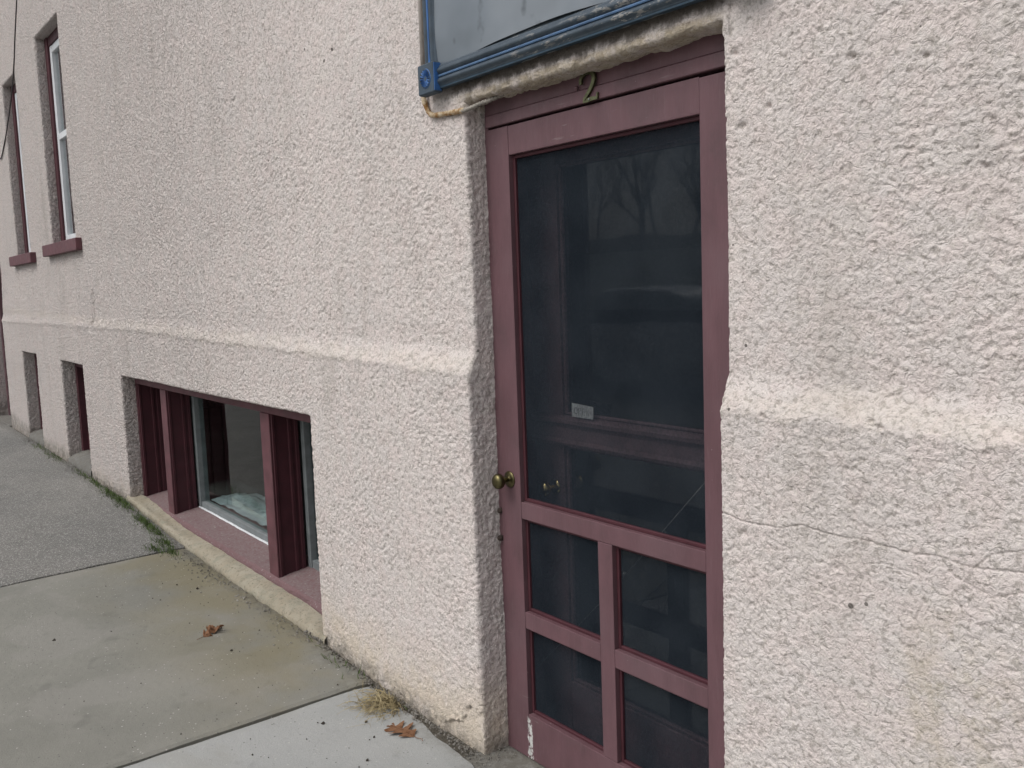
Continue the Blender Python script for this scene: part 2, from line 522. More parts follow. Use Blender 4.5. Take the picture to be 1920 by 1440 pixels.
def make_concrete(name, a, c, specks, stain=None, agg=0.0, bumpd=.0015, blot=None):
    b = NB(name)
    X, Y, Zc = b.xyz()
    col = b.mix(b.ramp(b.noise(1.6, 5, .62), .3, .7), a, c)
    col = b.mix(b.ramp(b.noise(260, 3, .7), .45, .75, 0, .4), col, tuple(x * .55 for x in a))
    if blot:
        col = b.mix(b.ramp(b.noise(2.6, 4, .55, dist=.4), .52, .62, 0, .55), col, blot)
    col = b.mix(b.ramp(b.noise(5.5, 3, .6, off=(6, 3, 0)), .62, .72, 0, .38), col, tuple(x * .62 for x in a))
    if stain:
        s = b.ramp(Y, -.95, -.15)
        s = b.math('MULTIPLY', s, b.ramp(b.noise(2.4, 4, .6), .3, .62))
        col = b.mix(b.math('MULTIPLY', s, .75), col, stain)
    if agg:
        v = b.voro(165)
        vc = b.n("ShaderNodeSeparateColor"); b.l(v.outputs['Color'], vc.inputs[0])
        f = b.math('MULTIPLY', b.math('GREATER_THAN', vc.outputs[0], 1 - agg), b.math('LESS_THAN', v.outputs['Distance'], .48))
        col = b.mix(b.math('MULTIPLY', f, .75), col, (.46, .45, .43))
        f2 = b.math('MULTIPLY', b.math('LESS_THAN', vc.outputs[1], agg * .8), b.math('LESS_THAN', v.outputs['Distance'], .5))
        col = b.mix(b.math('MULTIPLY', f2, .6), col, (.055, .055, .055))
    if specks:
        v2 = b.voro(26)
        f3 = b.math('LESS_THAN', v2.outputs['Distance'], b.ramp(b.noise(4, 3), .5, .75, .0, specks))
        col = b.mix(b.math('MULTIPLY', f3, .85), col, (.05, .045, .04))
        v3 = b.voro(37)
        f4 = b.math('LESS_THAN', v3.outputs['Distance'], b.ramp(b.noise(5, 2, off=(4, 4, 4)), .55, .8, .0, specks * .8))
        col = b.mix(b.math('MULTIPLY', f4, .7), col, (.62, .61, .58))
    # grime gathered along the foot of the wall
    gr = b.math('MULTIPLY', b.ramp(b.math('ADD', Y, b.math('MULTIPLY', b.math('SUBTRACT', b.noise(6, 4, .7), .5), .16)), -.22, -.12), b.ramp(b.noise(30, 4, .7), .35, .6))
    col = b.mix(b.math('MULTIPLY', gr, .6), col, (.11, .10, .08))
    h = b.math('ADD', b.noise(220, 4, .7), b.noise(40, 3, .6))
    return b.done(b.bsdf(col, .9, normal=b.bump(h, bumpd), spec=.25))
M_CONC_A = make_concrete("pale_concrete", (.300, .308, .300), (.345, .350, .342), .07, blot=(.30, .30, .28), agg=.006, bumpd=.0022)
M_CONC_B = make_concrete("olive_grey_concrete", (.195, .193, .172), (.242, .238, .212), .06, stain=(.20, .175, .105), blot=(.25, .243, .222), agg=.008, bumpd=.0022)
M_ASPH = make_concrete("worn_asphalt", (.160, .158, .150), (.210, .204, .190), .05, agg=.34, bumpd=.004)
M_ROAD = make_concrete("road_asphalt", (.24, .24, .235), (.29, .288, .28), 0, agg=.3, bumpd=.004)
M_DIRT = make_concrete("joint_dirt", (.10, .09, .075), (.17, .155, .13), .12, bumpd=.006)
M_THRESH = make_concrete("damp_threshold", (.16, .158, .145), (.23, .225, .205), .08, bumpd=.003)
M_KERB = make_concrete("kerb_concrete", (.16, .158, .15), (.22, .215, .2), .05, bumpd=.003)
M_TAR = paint("tar", (.018, .018, .018), .3, .7, 30)
M_KERBL = make_concrete("pale_kerb", (.27, .268, .26), (.33, .325, .31), .05, bumpd=.003)
def make_cream():
    b = NB("cream_render_curb")
    c = b.mix(b.ramp(b.noise(6, 5, .65), .3, .7), (.325, .285, .215), (.39, .355, .285))
    c = b.mix(b.math('MULTIPLY', b.ramp(b.noise(9, 5, .75, off=(2, 5, 1)), .5, .66), .7), c, (.27, .265, .21))
    c = b.mix(b.ramp(b.noise(70, 3, .6), .58, .68, 0, .8), c, (.17, .145, .10))
    c = b.mix(b.ramp(b.noise(22, 5, .75, off=(1, 2, 3)), .52, .64, 0, .6), c, (.22, .20, .155))
    return b.done(b.bsdf(c, .9, normal=b.bump(b.noise(60, 5, .75), .009), spec=.2))
M_CREAM = make_cream()
def leafmat(name, a, c):
    b = NB(name)
    col = b.mix(b.ramp(b.noise(45, 4, .7), .3, .7), a, c)
    return b.done(b.bsdf(col, .75, normal=b.bump(b.noise(160, 3), .001), spec=.3))
M_LEAF = leafmat("dry_oak_leaf", (.125, .056, .026), (.215, .112, .060))
M_STRAW = leafmat("straw", (.16, .12, .055), (.40, .34, .20))
M_MOSS = leafmat("moss_grass", (.035, .06, .014), (.08, .12, .03))
M_BARK = leafmat("bark", (.05, .042, .035), (.09, .078, .065))
M_HILL = leafmat("winter_bank", (.04, .045, .025), (.085, .08, .05))
M_GRAVEL = make_concrete("grit", (.15, .14, .125), (.40, .38, .35), .1, bumpd=.002)
M_SHEETING = paint("white_plastic_sheeting", (.50, .54, .57), .12, .5, 12, .002)
M_CARPAINT = paint("pale_car_paint", (.62, .64, .66), .03, .25, 3, .0, spec=.6)
M_CARGLASS = paint("dark_car_glass", (.02, .022, .025), .1, .1, 3, .0)
M_TYRE = paint("tyre_rubber", (.02, .02, .02), .2, .85)

# ------------------------------------------------------------------ the setting: ground, road, pavement
def ground_strip(name, xs, y0, y1, zf, mat, kind="structure", parent=None, ny=1):
    V, F = [], []
    ys = [y0 + (y1 - y0) * j / ny for j in range(ny + 1)]
    for x in xs:
        for y in ys: V.append((x, y, zf(x, y)))
    n = ny + 1
    for i in range(len(xs) - 1):
        for j in range(ny):
            F.append((i * n + j, (i + 1) * n + j, (i + 1) * n + j + 1, i * n + j + 1))
    o = obj(name, mesh_from(name, V, F), mat, parent)
    if kind and parent is None: tag(o, kind=kind)
    return o

xs_all = [-400, -100, -40, -20, -14, -10.9, -9.33, -7.58, -6.46, -5.35, -4.94, -3.58, -3.13, -2.78, -2.43, -1, 4, 20, 100, 400]
g = ground_strip("ground", xs_all, -300, 60, lambda x, y: gz(x) - .42, M_DIRT, ny=6)
tag(g, "brown earth lying under the street and the building", "ground")
rd = ground_strip("road", xs_all, -9.6, -2.16, lambda x, y: gzy(x, -2.1) - .13 - .01 * abs(y + 6) / 3, M_ROAD, ny=6)
tag(rd, "grey asphalt road running past the pavement", "road")

side = empty("sidewalk", (-4, -1, 0.02))
tag(side, "concrete and asphalt pavement climbing along the stucco wall", "sidewalk", kind="structure")
# bedding that shows in the joints
b_ = ground_strip("bedding", [x for x in xs_all if -41 < x < 21], -2.02, .0, lambda x, y: gzy(x, y) - .022, M_DIRT, None, side, ny=4)

def slab(name, x0, x1, y0, y1f, mat, lift=0.0, nx=60, ny=30, rough=.0015, seed=1):
    """one paving piece: top sheet with worn arrises and skirts down into the bedding; y1f(x) is the edge by the wall"""
    V, F = [], []
    for i in range(nx + 1):
        for j in range(ny + 1):
            t, s = i / nx, j / ny
            x = x0 + (x1 - x0) * t
            y = y0 + (y1f(x) - y0) * s
            V.append([x, y, 0])
    A = np.array(V, np.float32)
    edge = np.minimum.reduce([A[:, 0] - x0, x1 - A[:, 0]])
    e0 = np.abs(A[:, 0] - x0) < 1e-5; e1 = np.abs(A[:, 0] - x1) < 1e-5
    n1 = gnoise(np.c_[A[:, 1] * 9, A[:, 0] * 0 + 1.3, A[:, 0] * 0], seed) + .6 * gnoise(np.c_[A[:, 1] * 40, A[:, 0] * 0 + 1.3, A[:, 0] * 0], seed + 5)
    A[e0, 0] += .004 + .004 * n1[e0]; A[e1, 0] -= .004 + .004 * n1[e1]
    top = np.array([gzy(x, y) for x, y in A[:, :2]]) + lift + rough * gnoise(np.c_[A[:, :2] * 6, A[:, 0] * 0], seed + 9) * 2
    top -= .007 * ((e0 | e1) * 1.0)
    jl = np.tile(np.arange(ny + 1), nx + 1)
    top -= .006 * (jl == ny)
    A[:, 2] = top
    verts = A.tolist()
    n = ny + 1
    for i in range(nx):
        for j in range(ny):
            F.append((i * n + j, (i + 1) * n + j, (i + 1) * n + j + 1, i * n + j + 1))
    # skirts
    ring = [(i * n) for i in range(nx + 1)] + [nx * n + j for j in range(1, n)] + [i * n + ny for i in range(nx - 1, -1, -1)] + [j for j in range(ny - 1, 0, -1)]
    base = len(verts)
    for k in ring:
        v = verts[k]; verts.append([v[0], v[1], v[2] - .06])
    m = len(ring)
    for k in range(m):
        k2 = (k + 1) % m
        F.append((ring[k], base + k, base + k2, ring[k2]))
    me = mesh_from(name, verts, F)
    bm = bmesh.new(); bm.from_mesh(me); bmesh.ops.recalc_face_normals(bm, faces=bm.faces); bm.to_mesh(me); bm.free()
    return obj(name, me, mat, side)

J2, J1 = -3.135, -5.36
wob = lambda x, s: .010 * gn1(x * 7, s, 0) + .006 * gn1(x * 26, s, 4)
ground_strip("tar_joint", [-26, -14, -10.9, -9.33, -7.58, -6.46, -5.35, -4.94, -3.58, -3.13, -2.43, -1, 4], -2.03, -1.95, lambda x, y: gzy(x, y) - .012, M_TAR, None, side)
slab("slab", J2 + .004, 1.2, -1.98, lambda x: -.145 - .03 * float(sstep(-2.75, -2.45, x)) + wob(x, 1), M_CONC_A, 0, 160, 30, seed=2)
slab("slab", J1 + .005, J2 - .004, -1.98, lambda x: -.124 + .004 * float(sstep(-3.4, -3.2, x)) + wob(x, 2), M_CONC_B, .001, 120, 30, seed=3)
slab("slab", -14, J1 - .006, -1.98, lambda x: -.128 + wob(x, 3), M_ASPH, .004, 240, 24, .003, seed=4)
slab("slab", 1.208, 4.0, -1.98, lambda x: -.16, M_CONC_B, 0, 20, 10, seed=6)
# damp threshold in front of the door
box("threshold", (-2.47, -1.38), (-.165, .20), (-.12, -.016), M_THRESH, side, .006)
kerb_xs = [x for x in xs_all if -41 < x < 21]
for i in range(16):
    x0 = -26 + i * 2.4
    box("kerb_stone", (x0, x0 + 2.39), (-2.20, -2.03), (-.30, -.037), M_KERBL, side, .012,
        shear=lambda x: gz(x))

# ------------------------------------------------------------------ the building
bld = empty("stucco_building", (-5, .1, 0))
tag(bld, "pinkish beige rough stucco building with plum woodwork and sunken windows", "building")

YU, YL = -.068, -.100           # upper face, plinth face
OPEN = {  # x0, x1, z0, z1, reveal depth (y), corner radius
    'door': (-2.432, -1.424, -.30, 2.068, .035, .014),
    'wide': (-6.545, -3.620, -.02, .995, -.009, .012),
    'baseB': (-8.362, -7.600, .10, 1.012, .040, .014),
    'baseC': (-10.050, -9.365, .10, 1.026, .040, .014),
    'up1': (-8.440, -7.630, 1.930, 3.585, .045, .012),
    'up2': (-10.020, -9.355, 1.905, 3.500, .045, .012),
    'far': (-12.05, -11.02, -.10, 2.40, .060, .014),
}
CRACKS = [
    [(-1.424, .977), (-1.36, .968), (-1.31, .967), (-1.25, .972), (-1.199, .988), (-1.15, .982), (-1.097, .980), (-1.06, .985), (-1.025, .983), (-.96, .979), (-.895, .985), (-.85, .978), (-.806, .980), (-.742, .990), (-.60, .985)],
    [(-1.072, .978), (-1.068, .955), (-1.054, .934), (-1.01, .948), (-.969, .943), (-.936, .940), (-.930, .915), (-.925, .890), (-.945, .85), (-.94, .823)],
    [(-1.255, .972), (-1.258, .945)], [(-.895, .985), (-.87, .955), (-.80, .93), (-.78, .90), (-.70, .88)], [(-.83, .979), (-.80, 1.01), (-.74, 1.03)],
    [(-.80, .93), (-.74, .955), (-.68, .95)],
]
SCAR = [(-7.19, 1.53), (-7.205, 1.47), (-7.19, 1.41), (-7.215, 1.36), (-7.26, 1.31)]
PITS = [(-1.042, 1.222, .012), (-1.02, 1.214, .008), (-.786, 1.228, .016), (-.76, 1.226, .012), (-.841, 1.692, .008), (-.773, 1.692, .008),
        (-1.388, 1.995, .011), (-1.355, .938, .014), (-1.37, 1.84, .011), (-1.30, 1.87, .009), (-1.10, 1.93, .009), (-.95, 1.9, .01)]
PATCH = np.array([(-2.43, .125), (-2.47, .118), (-2.50, .135), (-2.525, .105), (-2.56, .055), (-2.60, .045), (-2.66, .02), (-2.66, -.10), (-2.43, -.10)])

def seg_dist(x, z, pl):
    d = np.full(len(x), 9.0, np.float32)
    for (a, b) in zip(pl[:-1], pl[1:]):
        ax, az = a; bx, bz = b
        L2 = (bx - ax) ** 2 + (bz - az) ** 2
        t = np.clip(((x - ax) * (bx - ax) + (z - az) * (bz - az)) / L2, 0, 1)
        d = np.minimum(d, np.hypot(x - ax - t * (bx - ax), z - az - t * (bz - az)))
    return d

def in_poly(x, z, poly):
    c = np.zeros(len(x), bool)
    n = len(poly)
    for i in range(n):
        x1, z1 = poly[i]; x2, z2 = poly[(i + 1) % n]
        if z1 == z2: continue
        c ^= ((z1 > z) != (z2 > z)) & (x < (x2 - x1) * (z - z1) / (z2 - z1) + x1)
    return c

def ledge_y(x, z):
    """the face steps back above the plinth; the ledge drops a little to the right"""
    zt = 1.247 - .019 * (np.clip(x, -6.0, .5) + 1.4)
    P = np.c_[x * 5, z * 0, z * 0 + 2.0]
    zt = zt + .006 * gnoise(P, 41)
    zz = z - zt + .010 * gnoise(np.c_[x * 16, z * 16, x * 0], 42) + .006 * gnoise(np.c_[x * 40, z * 40, x * 0], 43)
    t = sstep(-.040, .058, zz)
    left = np.clip((-2.47 - x) / 1.2, 0, 1)     # the step is slighter away from the door
    yu = YU - .017 * left * (1 - sstep(1.34, 1.85, z)) - .005 * sstep(1.55, 2.1, z) * (1 - left)
    ridge = .0035 * left * np.exp(-((zz + .018) / .018) ** 2)
    return YL + (yu - YL) * t - .002 * np.exp(-((zz + .030) / .012) ** 2) - ridge

def stucco_height(P, cell):
    """relief of the thrown stucco, metres; cell = local sample spacing"""
    w1 = gnoise(P * 24, 11); w2 = gnoise(P * 24 + 40, 12)
    Q = P.copy(); Q[:, 0] += .007 * w1; Q[:, 2] += .007 * w2
    n0 = gnoise(Q * 52, 13)
    Q2 = Q.copy(); Q2[:, 0] += .006 * n0; Q2[:, 2] += .011 * n0     # leans the lumps so their lower edges overhang
    a = gnoise(Q2 * np.array([[44, 60, 78]], np.float32), 14)
    b = gnoise(Q2 * np.array([[78, 100, 130]], np.float32), 15)
    c = gnoise(Q * 31, 16)
    fa = np.clip((.019 - .8 * cell) / .016, .06, 1); fb = np.clip((.0105 - .9 * cell) / .0080, .0, 1)
    m = .85 + .65 * gnoise(P * 2.6, 17) + .55 * gnoise(P * 8, 18)
    m = np.clip(m, .25, 1.7)
    # thrown plaster: gentle grain, with scattered plates that end in short steep lower lips
    lip = gnoise(Q2 * np.array([[38, 52, 66]], np.float32) + 9, 24)
    h = -m * (fa * (.0009 * sstep(.0, .15, a) + .0011 * a) + fb * (.0007 * sstep(.05, .20, b) + .0008 * b))
    h += -fa * .0019 * sstep(.20, .32, lip) * np.clip(m, .4, 1.3) + fa * .0015 * c
    # little torn holes
    d = gnoise(Q * 40, 19)
    h -= fa * .0030 * sstep(.52, .66, d)
    h += .003 * gnoise(P * 3.1, 20) + .006 * gnoise(P * .9, 21)
    return h

def lines(a, b, step, extra, gap=.0012):
    """sample positions from a to b with step(x); extra positions are always kept"""
    r = [a]
    while r[-1] < b:
        r.append(r[-1] + step(r[-1]))
    r[-1] = b
    ex = sorted(extra)
    ex = [e for e in ex if a <= e <= b]
    keep = [v for v in r if all(abs(v - e) > gap for e in ex[:])] if len(ex) < 90 else r
    return np.array(sorted(set(keep + ex)))

def opening_lines(names, axis):
    r = []
    for n in names:
        o = OPEN[n]; rad = o[5]
        lo, hi = (o[0], o[1]) if axis == 0 else (o[2], o[3])
        for f in (0, .18, .45, .75, 1.0):
            r += [lo - rad * f, hi + rad * f]
    return r

wall_V, wall_Q = [], []
def wall_grid(X, Z, names, skip=()):
    """displaced face grid with holes and the reveals of the named openings"""
    nx, nz = len(X), len(Z)
    gx, gzz = np.meshgrid(X, Z, indexing='ij')
    x = gx.ravel().astype(np.float32); z = gzz.ravel().astype(np.float32)
    y = ledge_y(x, z)
    N = np.zeros((len(x), 3), np.float32); N[:, 1] = -1
    inside = np.zeros((nx - 1, nz - 1), bool)
    cx = (X[:-1] + X[1:]) / 2; cz = (Z[:-1] + Z[1:]) / 2
    for n in names:
        x0, x1, z0, z1, dep, rad = OPEN[n]
        inside |= ((cx > x0) & (cx < x1))[:, None] & ((cz > z0) & (cz < z1))[None, :]
        dx = np.maximum(np.maximum(x0 - x, x - x1), 0); dz = np.maximum(np.maximum(z0 - z, z - z1), 0)
        d = np.hypot(dx, dz)
        gxv = np.where(x <= x0 + 1e-5, 1.0, np.where(x >= x1 - 1e-5, -1.0, 0.0))
        gzv = np.where(z <= z0 + 1e-5, 1.0, np.where(z >= z1 - 1e-5, -1.0, 0.0))
        # direction to the opening
        on = d < 1e-5
        tx = np.where(on, gxv, np.where(dx > 0, gxv * dx / np.maximum(d, 1e-6), 0)); tz = np.where(on, gzv, np.where(dz > 0, gzv * dz / np.maximum(d, 1e-6), 0))
        s = (d < rad) & (on | (dx > 0) | (dz > 0))
        t = np.clip(1 - d / rad, 0, 1)
        cth = np.sqrt(np.maximum(1 - t * t, 0))
        y = np.where(s, y + rad * (1 - cth), y)
        N[s, 0] = tx[s] * t[s]; N[s, 2] = tz[s] * t[s]; N[s, 1] = -cth[s]
    sx = np.gradient(X); sz = np.gradient(Z)
    cell = np.maximum(sx[:, None], sz[None, :] * 1.0).ravel().astype(np.float32)
    pos = np.c_[x, y, z].astype(np.float32)
    idx = np.arange(nx * nz).reshape(nx, nz)
    q = np.stack([idx[:-1, :-1], idx[1:, :-1], idx[1:, 1:], idx[:-1, 1:]], -1)[~inside].reshape(-1, 4)
    Vs, Ns, Cs, Qs = [pos], [N], [cell], [q]
    cnt = len(pos)
    for n in names:
        x0, x1, z0, z1, dep, rad = OPEN[n]
        i0, i1 = int(np.argmin(abs(X - x0))), int(np.argmin(abs(X - x1)))
        j0, j1 = int(np.argmin(abs(Z - z0))), int(np.argmin(abs(Z - z1)))
        nd = max(4, int(round((dep + .10) / (.004 if n == 'door' else .008))))
        rims = [(idx[i0, j0:j1 + 1], (1, 0, 0), False), (idx[i1, j0:j1 + 1], (-1, 0, 0), True), (idx[i0:i1 + 1, j1], (0, 0, -1), False)]
        for r_i, (rim, nv, flip) in enumerate(rims):
            if (n, r_i) in skip: continue
            p0 = pos[rim]; m = len(rim)
            prev = rim
            for k in range(1, nd + 1):
                f = k / nd
                p = p0.copy(); p[:, 1] = p0[:, 1] * (1 - f) + dep * f
                nn = np.tile(np.array(nv, np.float32), (m, 1))
                nn[0] += N[rim[0]]; nn[-1] += N[rim[-1]]
                nn /= np.maximum(np.linalg.norm(nn, axis=1, keepdims=True), 1e-6)
                ids = np.arange(cnt, cnt + m); cnt += m
                Vs.append(p); Ns.append(nn); Cs.append(np.full(m, .005, np.float32) if n == 'door' else cell[rim] * .6)
                a, b, c, d_ = prev[:-1], prev[1:], ids[1:], ids[:-1]
                Qs.append(np.stack([a, d_, c, b] if not flip else [a, b, c, d_], -1))
                prev = ids
    V = np.concatenate(Vs); Nn = np.concatenate(Ns); C = np.concatenate(Cs); Q = np.concatenate(Qs)
    h = stucco_height(V, C)
    h = h * (1.12 if X[0] < -3 else .76)          # thrown more roughly left of the door
    xx, zz = V[:, 0], V[:, 2]
    face = V[:, 1] < -.03
    if X[0] > -1.6:
        near = face & (zz > .78) & (zz < 1.06)
        for k, cr in enumerate(CRACKS):
            wv = .0032 * gnoise(np.c_[xx * 60, zz * 60, xx * 0], 50 + k)
            d = seg_dist(xx + wv, zz + wv * .8, cr)
            wd = .0017 if k == 0 else .0014
            h = np.where(near, h * (1 - .5 * np.exp(-(d / .016) ** 2)) - (.0046 if k == 0 else .0030) * np.exp(-(d / wd) ** 2), h)
        # flaked flat plates around the crack
    else:
        d = seg_dist(xx + .012 * gnoise(np.c_[xx * 20, zz * 20, xx * 0], 60), zz, SCAR)
        h = np.where(face, h - .022 * np.exp(-(d / .028) ** 2), h)
        ins = in_poly(xx + .008 * gnoise(np.c_[xx * 40, zz * 40, xx * 0], 61), zz + .008 * gnoise(np.c_[xx * 40, zz * 40, xx * 0], 62), PATCH)
        pt = ins & face & (np.abs(Nn[:, 1]) > .6)
        h = np.where(pt, -.007 + h * .15 - .006 * np.exp(-((seg_dist(xx, zz, [tuple(p) for p in PATCH[1:7]])) / .006) ** 2), h)
    for (px, pz, pr) in PITS:
        d = np.hypot((xx - px) * .8, zz - pz + .003 * gnoise(np.c_[xx * 90, zz * 90, xx * 0], 63))
        h = h - .010 * np.exp(-(d / pr * 1.6) ** 2) * face
    # ragged plaster edge under the lintel
    lint = (np.abs(zz - 2.07) < .03) & (xx > -2.45) & (xx < -1.40)
    h = h + np.where(lint, .006 * gnoise(V * 12, 70) + .004 * gnoise(V * 33, 71) + .002, 0)
    V = V + Nn * h[:, None]
    off = sum(len(v) for v in wall_V)
    wall_V.append(V); wall_Q.append(Q + off)

# right of the door: dense where the camera is close
XR = lines(-1.424, 1.2, lambda x: .0023 if x < -.64 else (.008 if x < .2 else .05), opening_lines(['door'], 0))
ZR = lines(-.06, 3.2, lambda z: (.012 if z < .27 else .0024) if z < 2.12 else (.012 if z < 2.6 else .06), [])
ZR = ZR[np.r_[True, np.diff(ZR) > 4e-4]]; XR = XR[np.r_[True, np.diff(XR) > 4e-4]]
# left of the door, lintel included (columns up to the right hand jamb)
LN = ['door', 'wide', 'baseB', 'baseC', 'up1', 'up2', 'far']
XL = lines(-14.0, -1.424, lambda x: max(.0040, .42 * (x * x + 3.0) / 1600) if x < -2.40 else .0065, opening_lines(LN, 0))
XL = XL[XL <= -1.4239]
ZL = lines(-.10, 6.0, lambda z: .0042 if z < 2.16 else (.0085 if z < 2.7 else (.014 if z < 4.3 else .1)), opening_lines(LN, 1))
ZL = ZL[np.r_[True, np.diff(ZL) > 3e-4]]; XL = XL[np.r_[True, np.diff(XL) > 3e-4]]
def snap(A, vals):
    for v in vals:
        k = int(np.argmin(abs(A - v)))
        A[k] = v
for o_ in OPEN.values():
    snap(XL, [o_[0], o_[1]]); snap(ZL, [o_[2], o_[3]])
snap(ZR, [2.068])
wall_grid(XL, ZL, LN, skip=(('door', 1),))
wall_grid(XR, ZR, ['door'], skip=(('door', 0), ('door', 2)))
wallmesh = big_mesh("wall", np.concatenate(wall_V), np.concatenate(wall_Q))
obj("wall", wallmesh, M_STUCCO, bld)
print("wall verts", len(wallmesh.vertices), "quads", len(wallmesh.polygons))

# plain outer shell behind the street face, roof and floors, so that the rooms are rooms
def quad_mesh(name, quads):
    V, F = [], []
    for q in quads:
        b0 = len(V); V += q; F.append(tuple(range(b0, b0 + len(q))))
    return mesh_from(name, V, F)
XA, XB, YB, ZT = -14.0, 4.2, 7.0, 6.0
obj("wall", quad_mesh("shell_wall", [
    [(1.2, YU + .004, -.1), (XB, YU + .004, -.1), (XB, YU + .004, 3.2), (1.2, YU + .004, 3.2)],
    [(-1.424, YU + .004, 3.2), (XB, YU + .004, 3.2), (XB, YU + .004, ZT), (-1.424, YU + .004, ZT)],
    [(XA, YU + .02, -.3), (XA, YB, -.3), (XA, YB, ZT), (XA, YU + .02, ZT)],
    [(XB, YU, -.3), (XB, YB, -.3), (XB, YB, ZT), (XB, YU, ZT)],
    [(XA, YB, -.3), (XB, YB, -.3), (XB, YB, ZT), (XA, YB, ZT)]]), M_STUCCO, bld)
box("roof", (XA - .1, XB + .1), (-.14, YB + .1), (ZT, ZT + .2), M_ROOM, bld, .01)
# vestibule behind the door, cellar behind the low windows, upper room
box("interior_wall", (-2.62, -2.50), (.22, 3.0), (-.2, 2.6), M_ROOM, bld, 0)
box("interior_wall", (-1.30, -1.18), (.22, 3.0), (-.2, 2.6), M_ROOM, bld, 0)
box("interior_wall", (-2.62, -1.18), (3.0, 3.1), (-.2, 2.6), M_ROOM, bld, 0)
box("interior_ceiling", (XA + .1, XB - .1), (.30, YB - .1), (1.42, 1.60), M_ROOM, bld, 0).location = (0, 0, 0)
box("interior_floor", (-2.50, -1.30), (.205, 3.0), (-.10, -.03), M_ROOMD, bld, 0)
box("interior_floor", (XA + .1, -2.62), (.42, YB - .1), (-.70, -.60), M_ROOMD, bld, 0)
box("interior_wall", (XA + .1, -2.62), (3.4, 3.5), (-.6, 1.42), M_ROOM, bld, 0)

# ------------------------------------------------------------------ door frame, screen door, inner door
fr = empty("door_frame", (-1.93, .03, 0), bld)
box("jamb", (-2.455, -2.4185), (.004, .16), (-.05, 2.09), M_PLUM, fr, .002)
box("jamb", (-1.450, -1.405), (.004, .16), (-.05, 2.09), M_PLUM, fr, .002)
box("header", (-2.4175, -1.4515), (-.006, .16), (1.9925, 2.0280), M_PLUM, fr, .002)
box("header", (-2.4175, -1.4515), (-.001, .16), (2.0286, 2.14), M_PLUM, fr, .002)

for (by, bz) in ((-.004, .787), (-.008, .697)):  # dark stubs added to stand for the dark latch spots on the jamb
    lathe("latch_stub", [(.0085, -.012), (.0095, .0), (.007, .005), (.003, .007)], (-2.423, by, bz), M_LATCH, fr, 9)
sd = empty("screen_door", (-1.935, .015, -.01), bld)
SX0, SX1, IX0, IX1 = -2.4155, -1.4535, -2.313, -1.555
DZ0, DZ1 = -.012, 1.9865
DY = (0.0, .030)
box("stile", (SX0, IX0), DY, (DZ0, DZ1), M_PLUM, sd, .0022, segs=2)
box("stile", (IX1, SX1), DY, (DZ0, DZ1 - .004), M_PLUM, sd, .0022, segs=2)
def rail(z0, z1, x0=IX0, x1=IX1):
    return box("rail", (x0 + .0006, x1 - .0006), (.0008, .029), (z0, z1), M_PLUM, sd, .0022, segs=2)
rail(1.8995, DZ1 - .001)                     # top
rail(.780, .8335)                            # middle
rail(.4235, .4775, IX0, -1.958); rail(.4235, .4775, -1.899, IX1)
rail(DZ0, .1385)
box("mullion", (-1.958, -1.899), (.0005, .0292), (.1392, .7794), M_PLUM, sd, .0022, segs=2)
# screen moulding set back inside each light, and the screen cloth
def light(x0, x1, z0, z1):
    m = .011
    for (a, b, c, d) in ((x0, x0 + m, z0, z1), (x1 - m, x1, z0, z1), (x0 + m, x1 - m, z0, z0 + m), (x0 + m, x1 - m, z1 - m, z1)):
        box("screen_bead", (a + .0004, b - .0004), (.0155, .0285), (c + .0004, d - .0004), M_PLUMSHADE, sd, .0015)
    box("screen", (x0 + .002, x1 - .002), (.0235, .0241), (z0 + .002, z1 - .002), M_SCREEN, sd, 0)
light(IX0, IX1, .8335, 1.8995)
light(IX0, -1.958, .4775, .780); light(-1.899, IX1, .4775, .780)
light(IX0, -1.958, .1385, .4235); light(-1.899, IX1, .1385, .4235)
tube("brace_wire", [(-2.300, .034, .150 + .14), (-1.95, .034, .62), (-1.565, .034, 1.02)], .0013, M_STEEL, sd, 6)
tube("brace_tightener", [(-1.905, .034, .672), (-1.885, .034, .698)], .004, M_STEEL, sd, 8)
# knob with its round plate
lathe("knob_plate", [(.0265, 0), (.0270, .002), (.0255, .0045), (.017, .006), (.0095, .0085), (.008, .010)], (-2.366, .0005, .898), M_BRASS, sd)
lathe("knob", [(.0078, .008), (.0075, .022), (.010, .027), (.0175, .031), (.0232, .038), (.0248, .046), (.0235, .053), (.0185, .0585), (.010, .061), (.002, .0615)], (-2.366, .0005, .898), M_BRASS, sd)
for (hz) in (1.62, .42):
    box("hinge", (-1.4560, -1.4500), (-.004, .004), (hz, hz + .075), M_PLUM, sd, .0015)

dn = empty("inner_door", (-1.93, .12, 0), bld)
IY = (.135, .178)
box("jamb", (-2.4180, -2.400), (.060, .20), (-.05, 1.99), M_PLUM, fr, .002)
box("jamb", (-1.4600, -1.4505), (.060, .20), (-.05, 1.99), M_PLUM, fr, .002)
box("stile", (-2.398, -2.256), IY, (-.01, 1.985), M_PLUMI, dn, .003, segs=2)
box("stile", (-1.610, -1.462), IY, (-.01, 1.985), M_PLUMI, dn, .003, segs=2)
DL, DR = -2.2555, -1.6105
box("rail", (DL, DR), IY, (1.872, 1.985), M_PLUMI, dn, .003)
prof = [(.1345, 1.003), (.118, 1.007), (.116, 1.015), (.126, 1.025), (.1305, 1.060), (.126, 1.070), (.116, 1.076), (.115, 1.088), (.125, 1.094), (.1345, 1.098)]
sweep("rail_moulding", prof, 'x', -2.397, -1.463, M_PLUMI, dn)
box("rail", (DL, DR), IY, (1.003, 1.098), M_PLUMI, dn, .002)
box("rail", (DL, DR), IY, (-.01, .228), M_PLUMI, dn, .003)
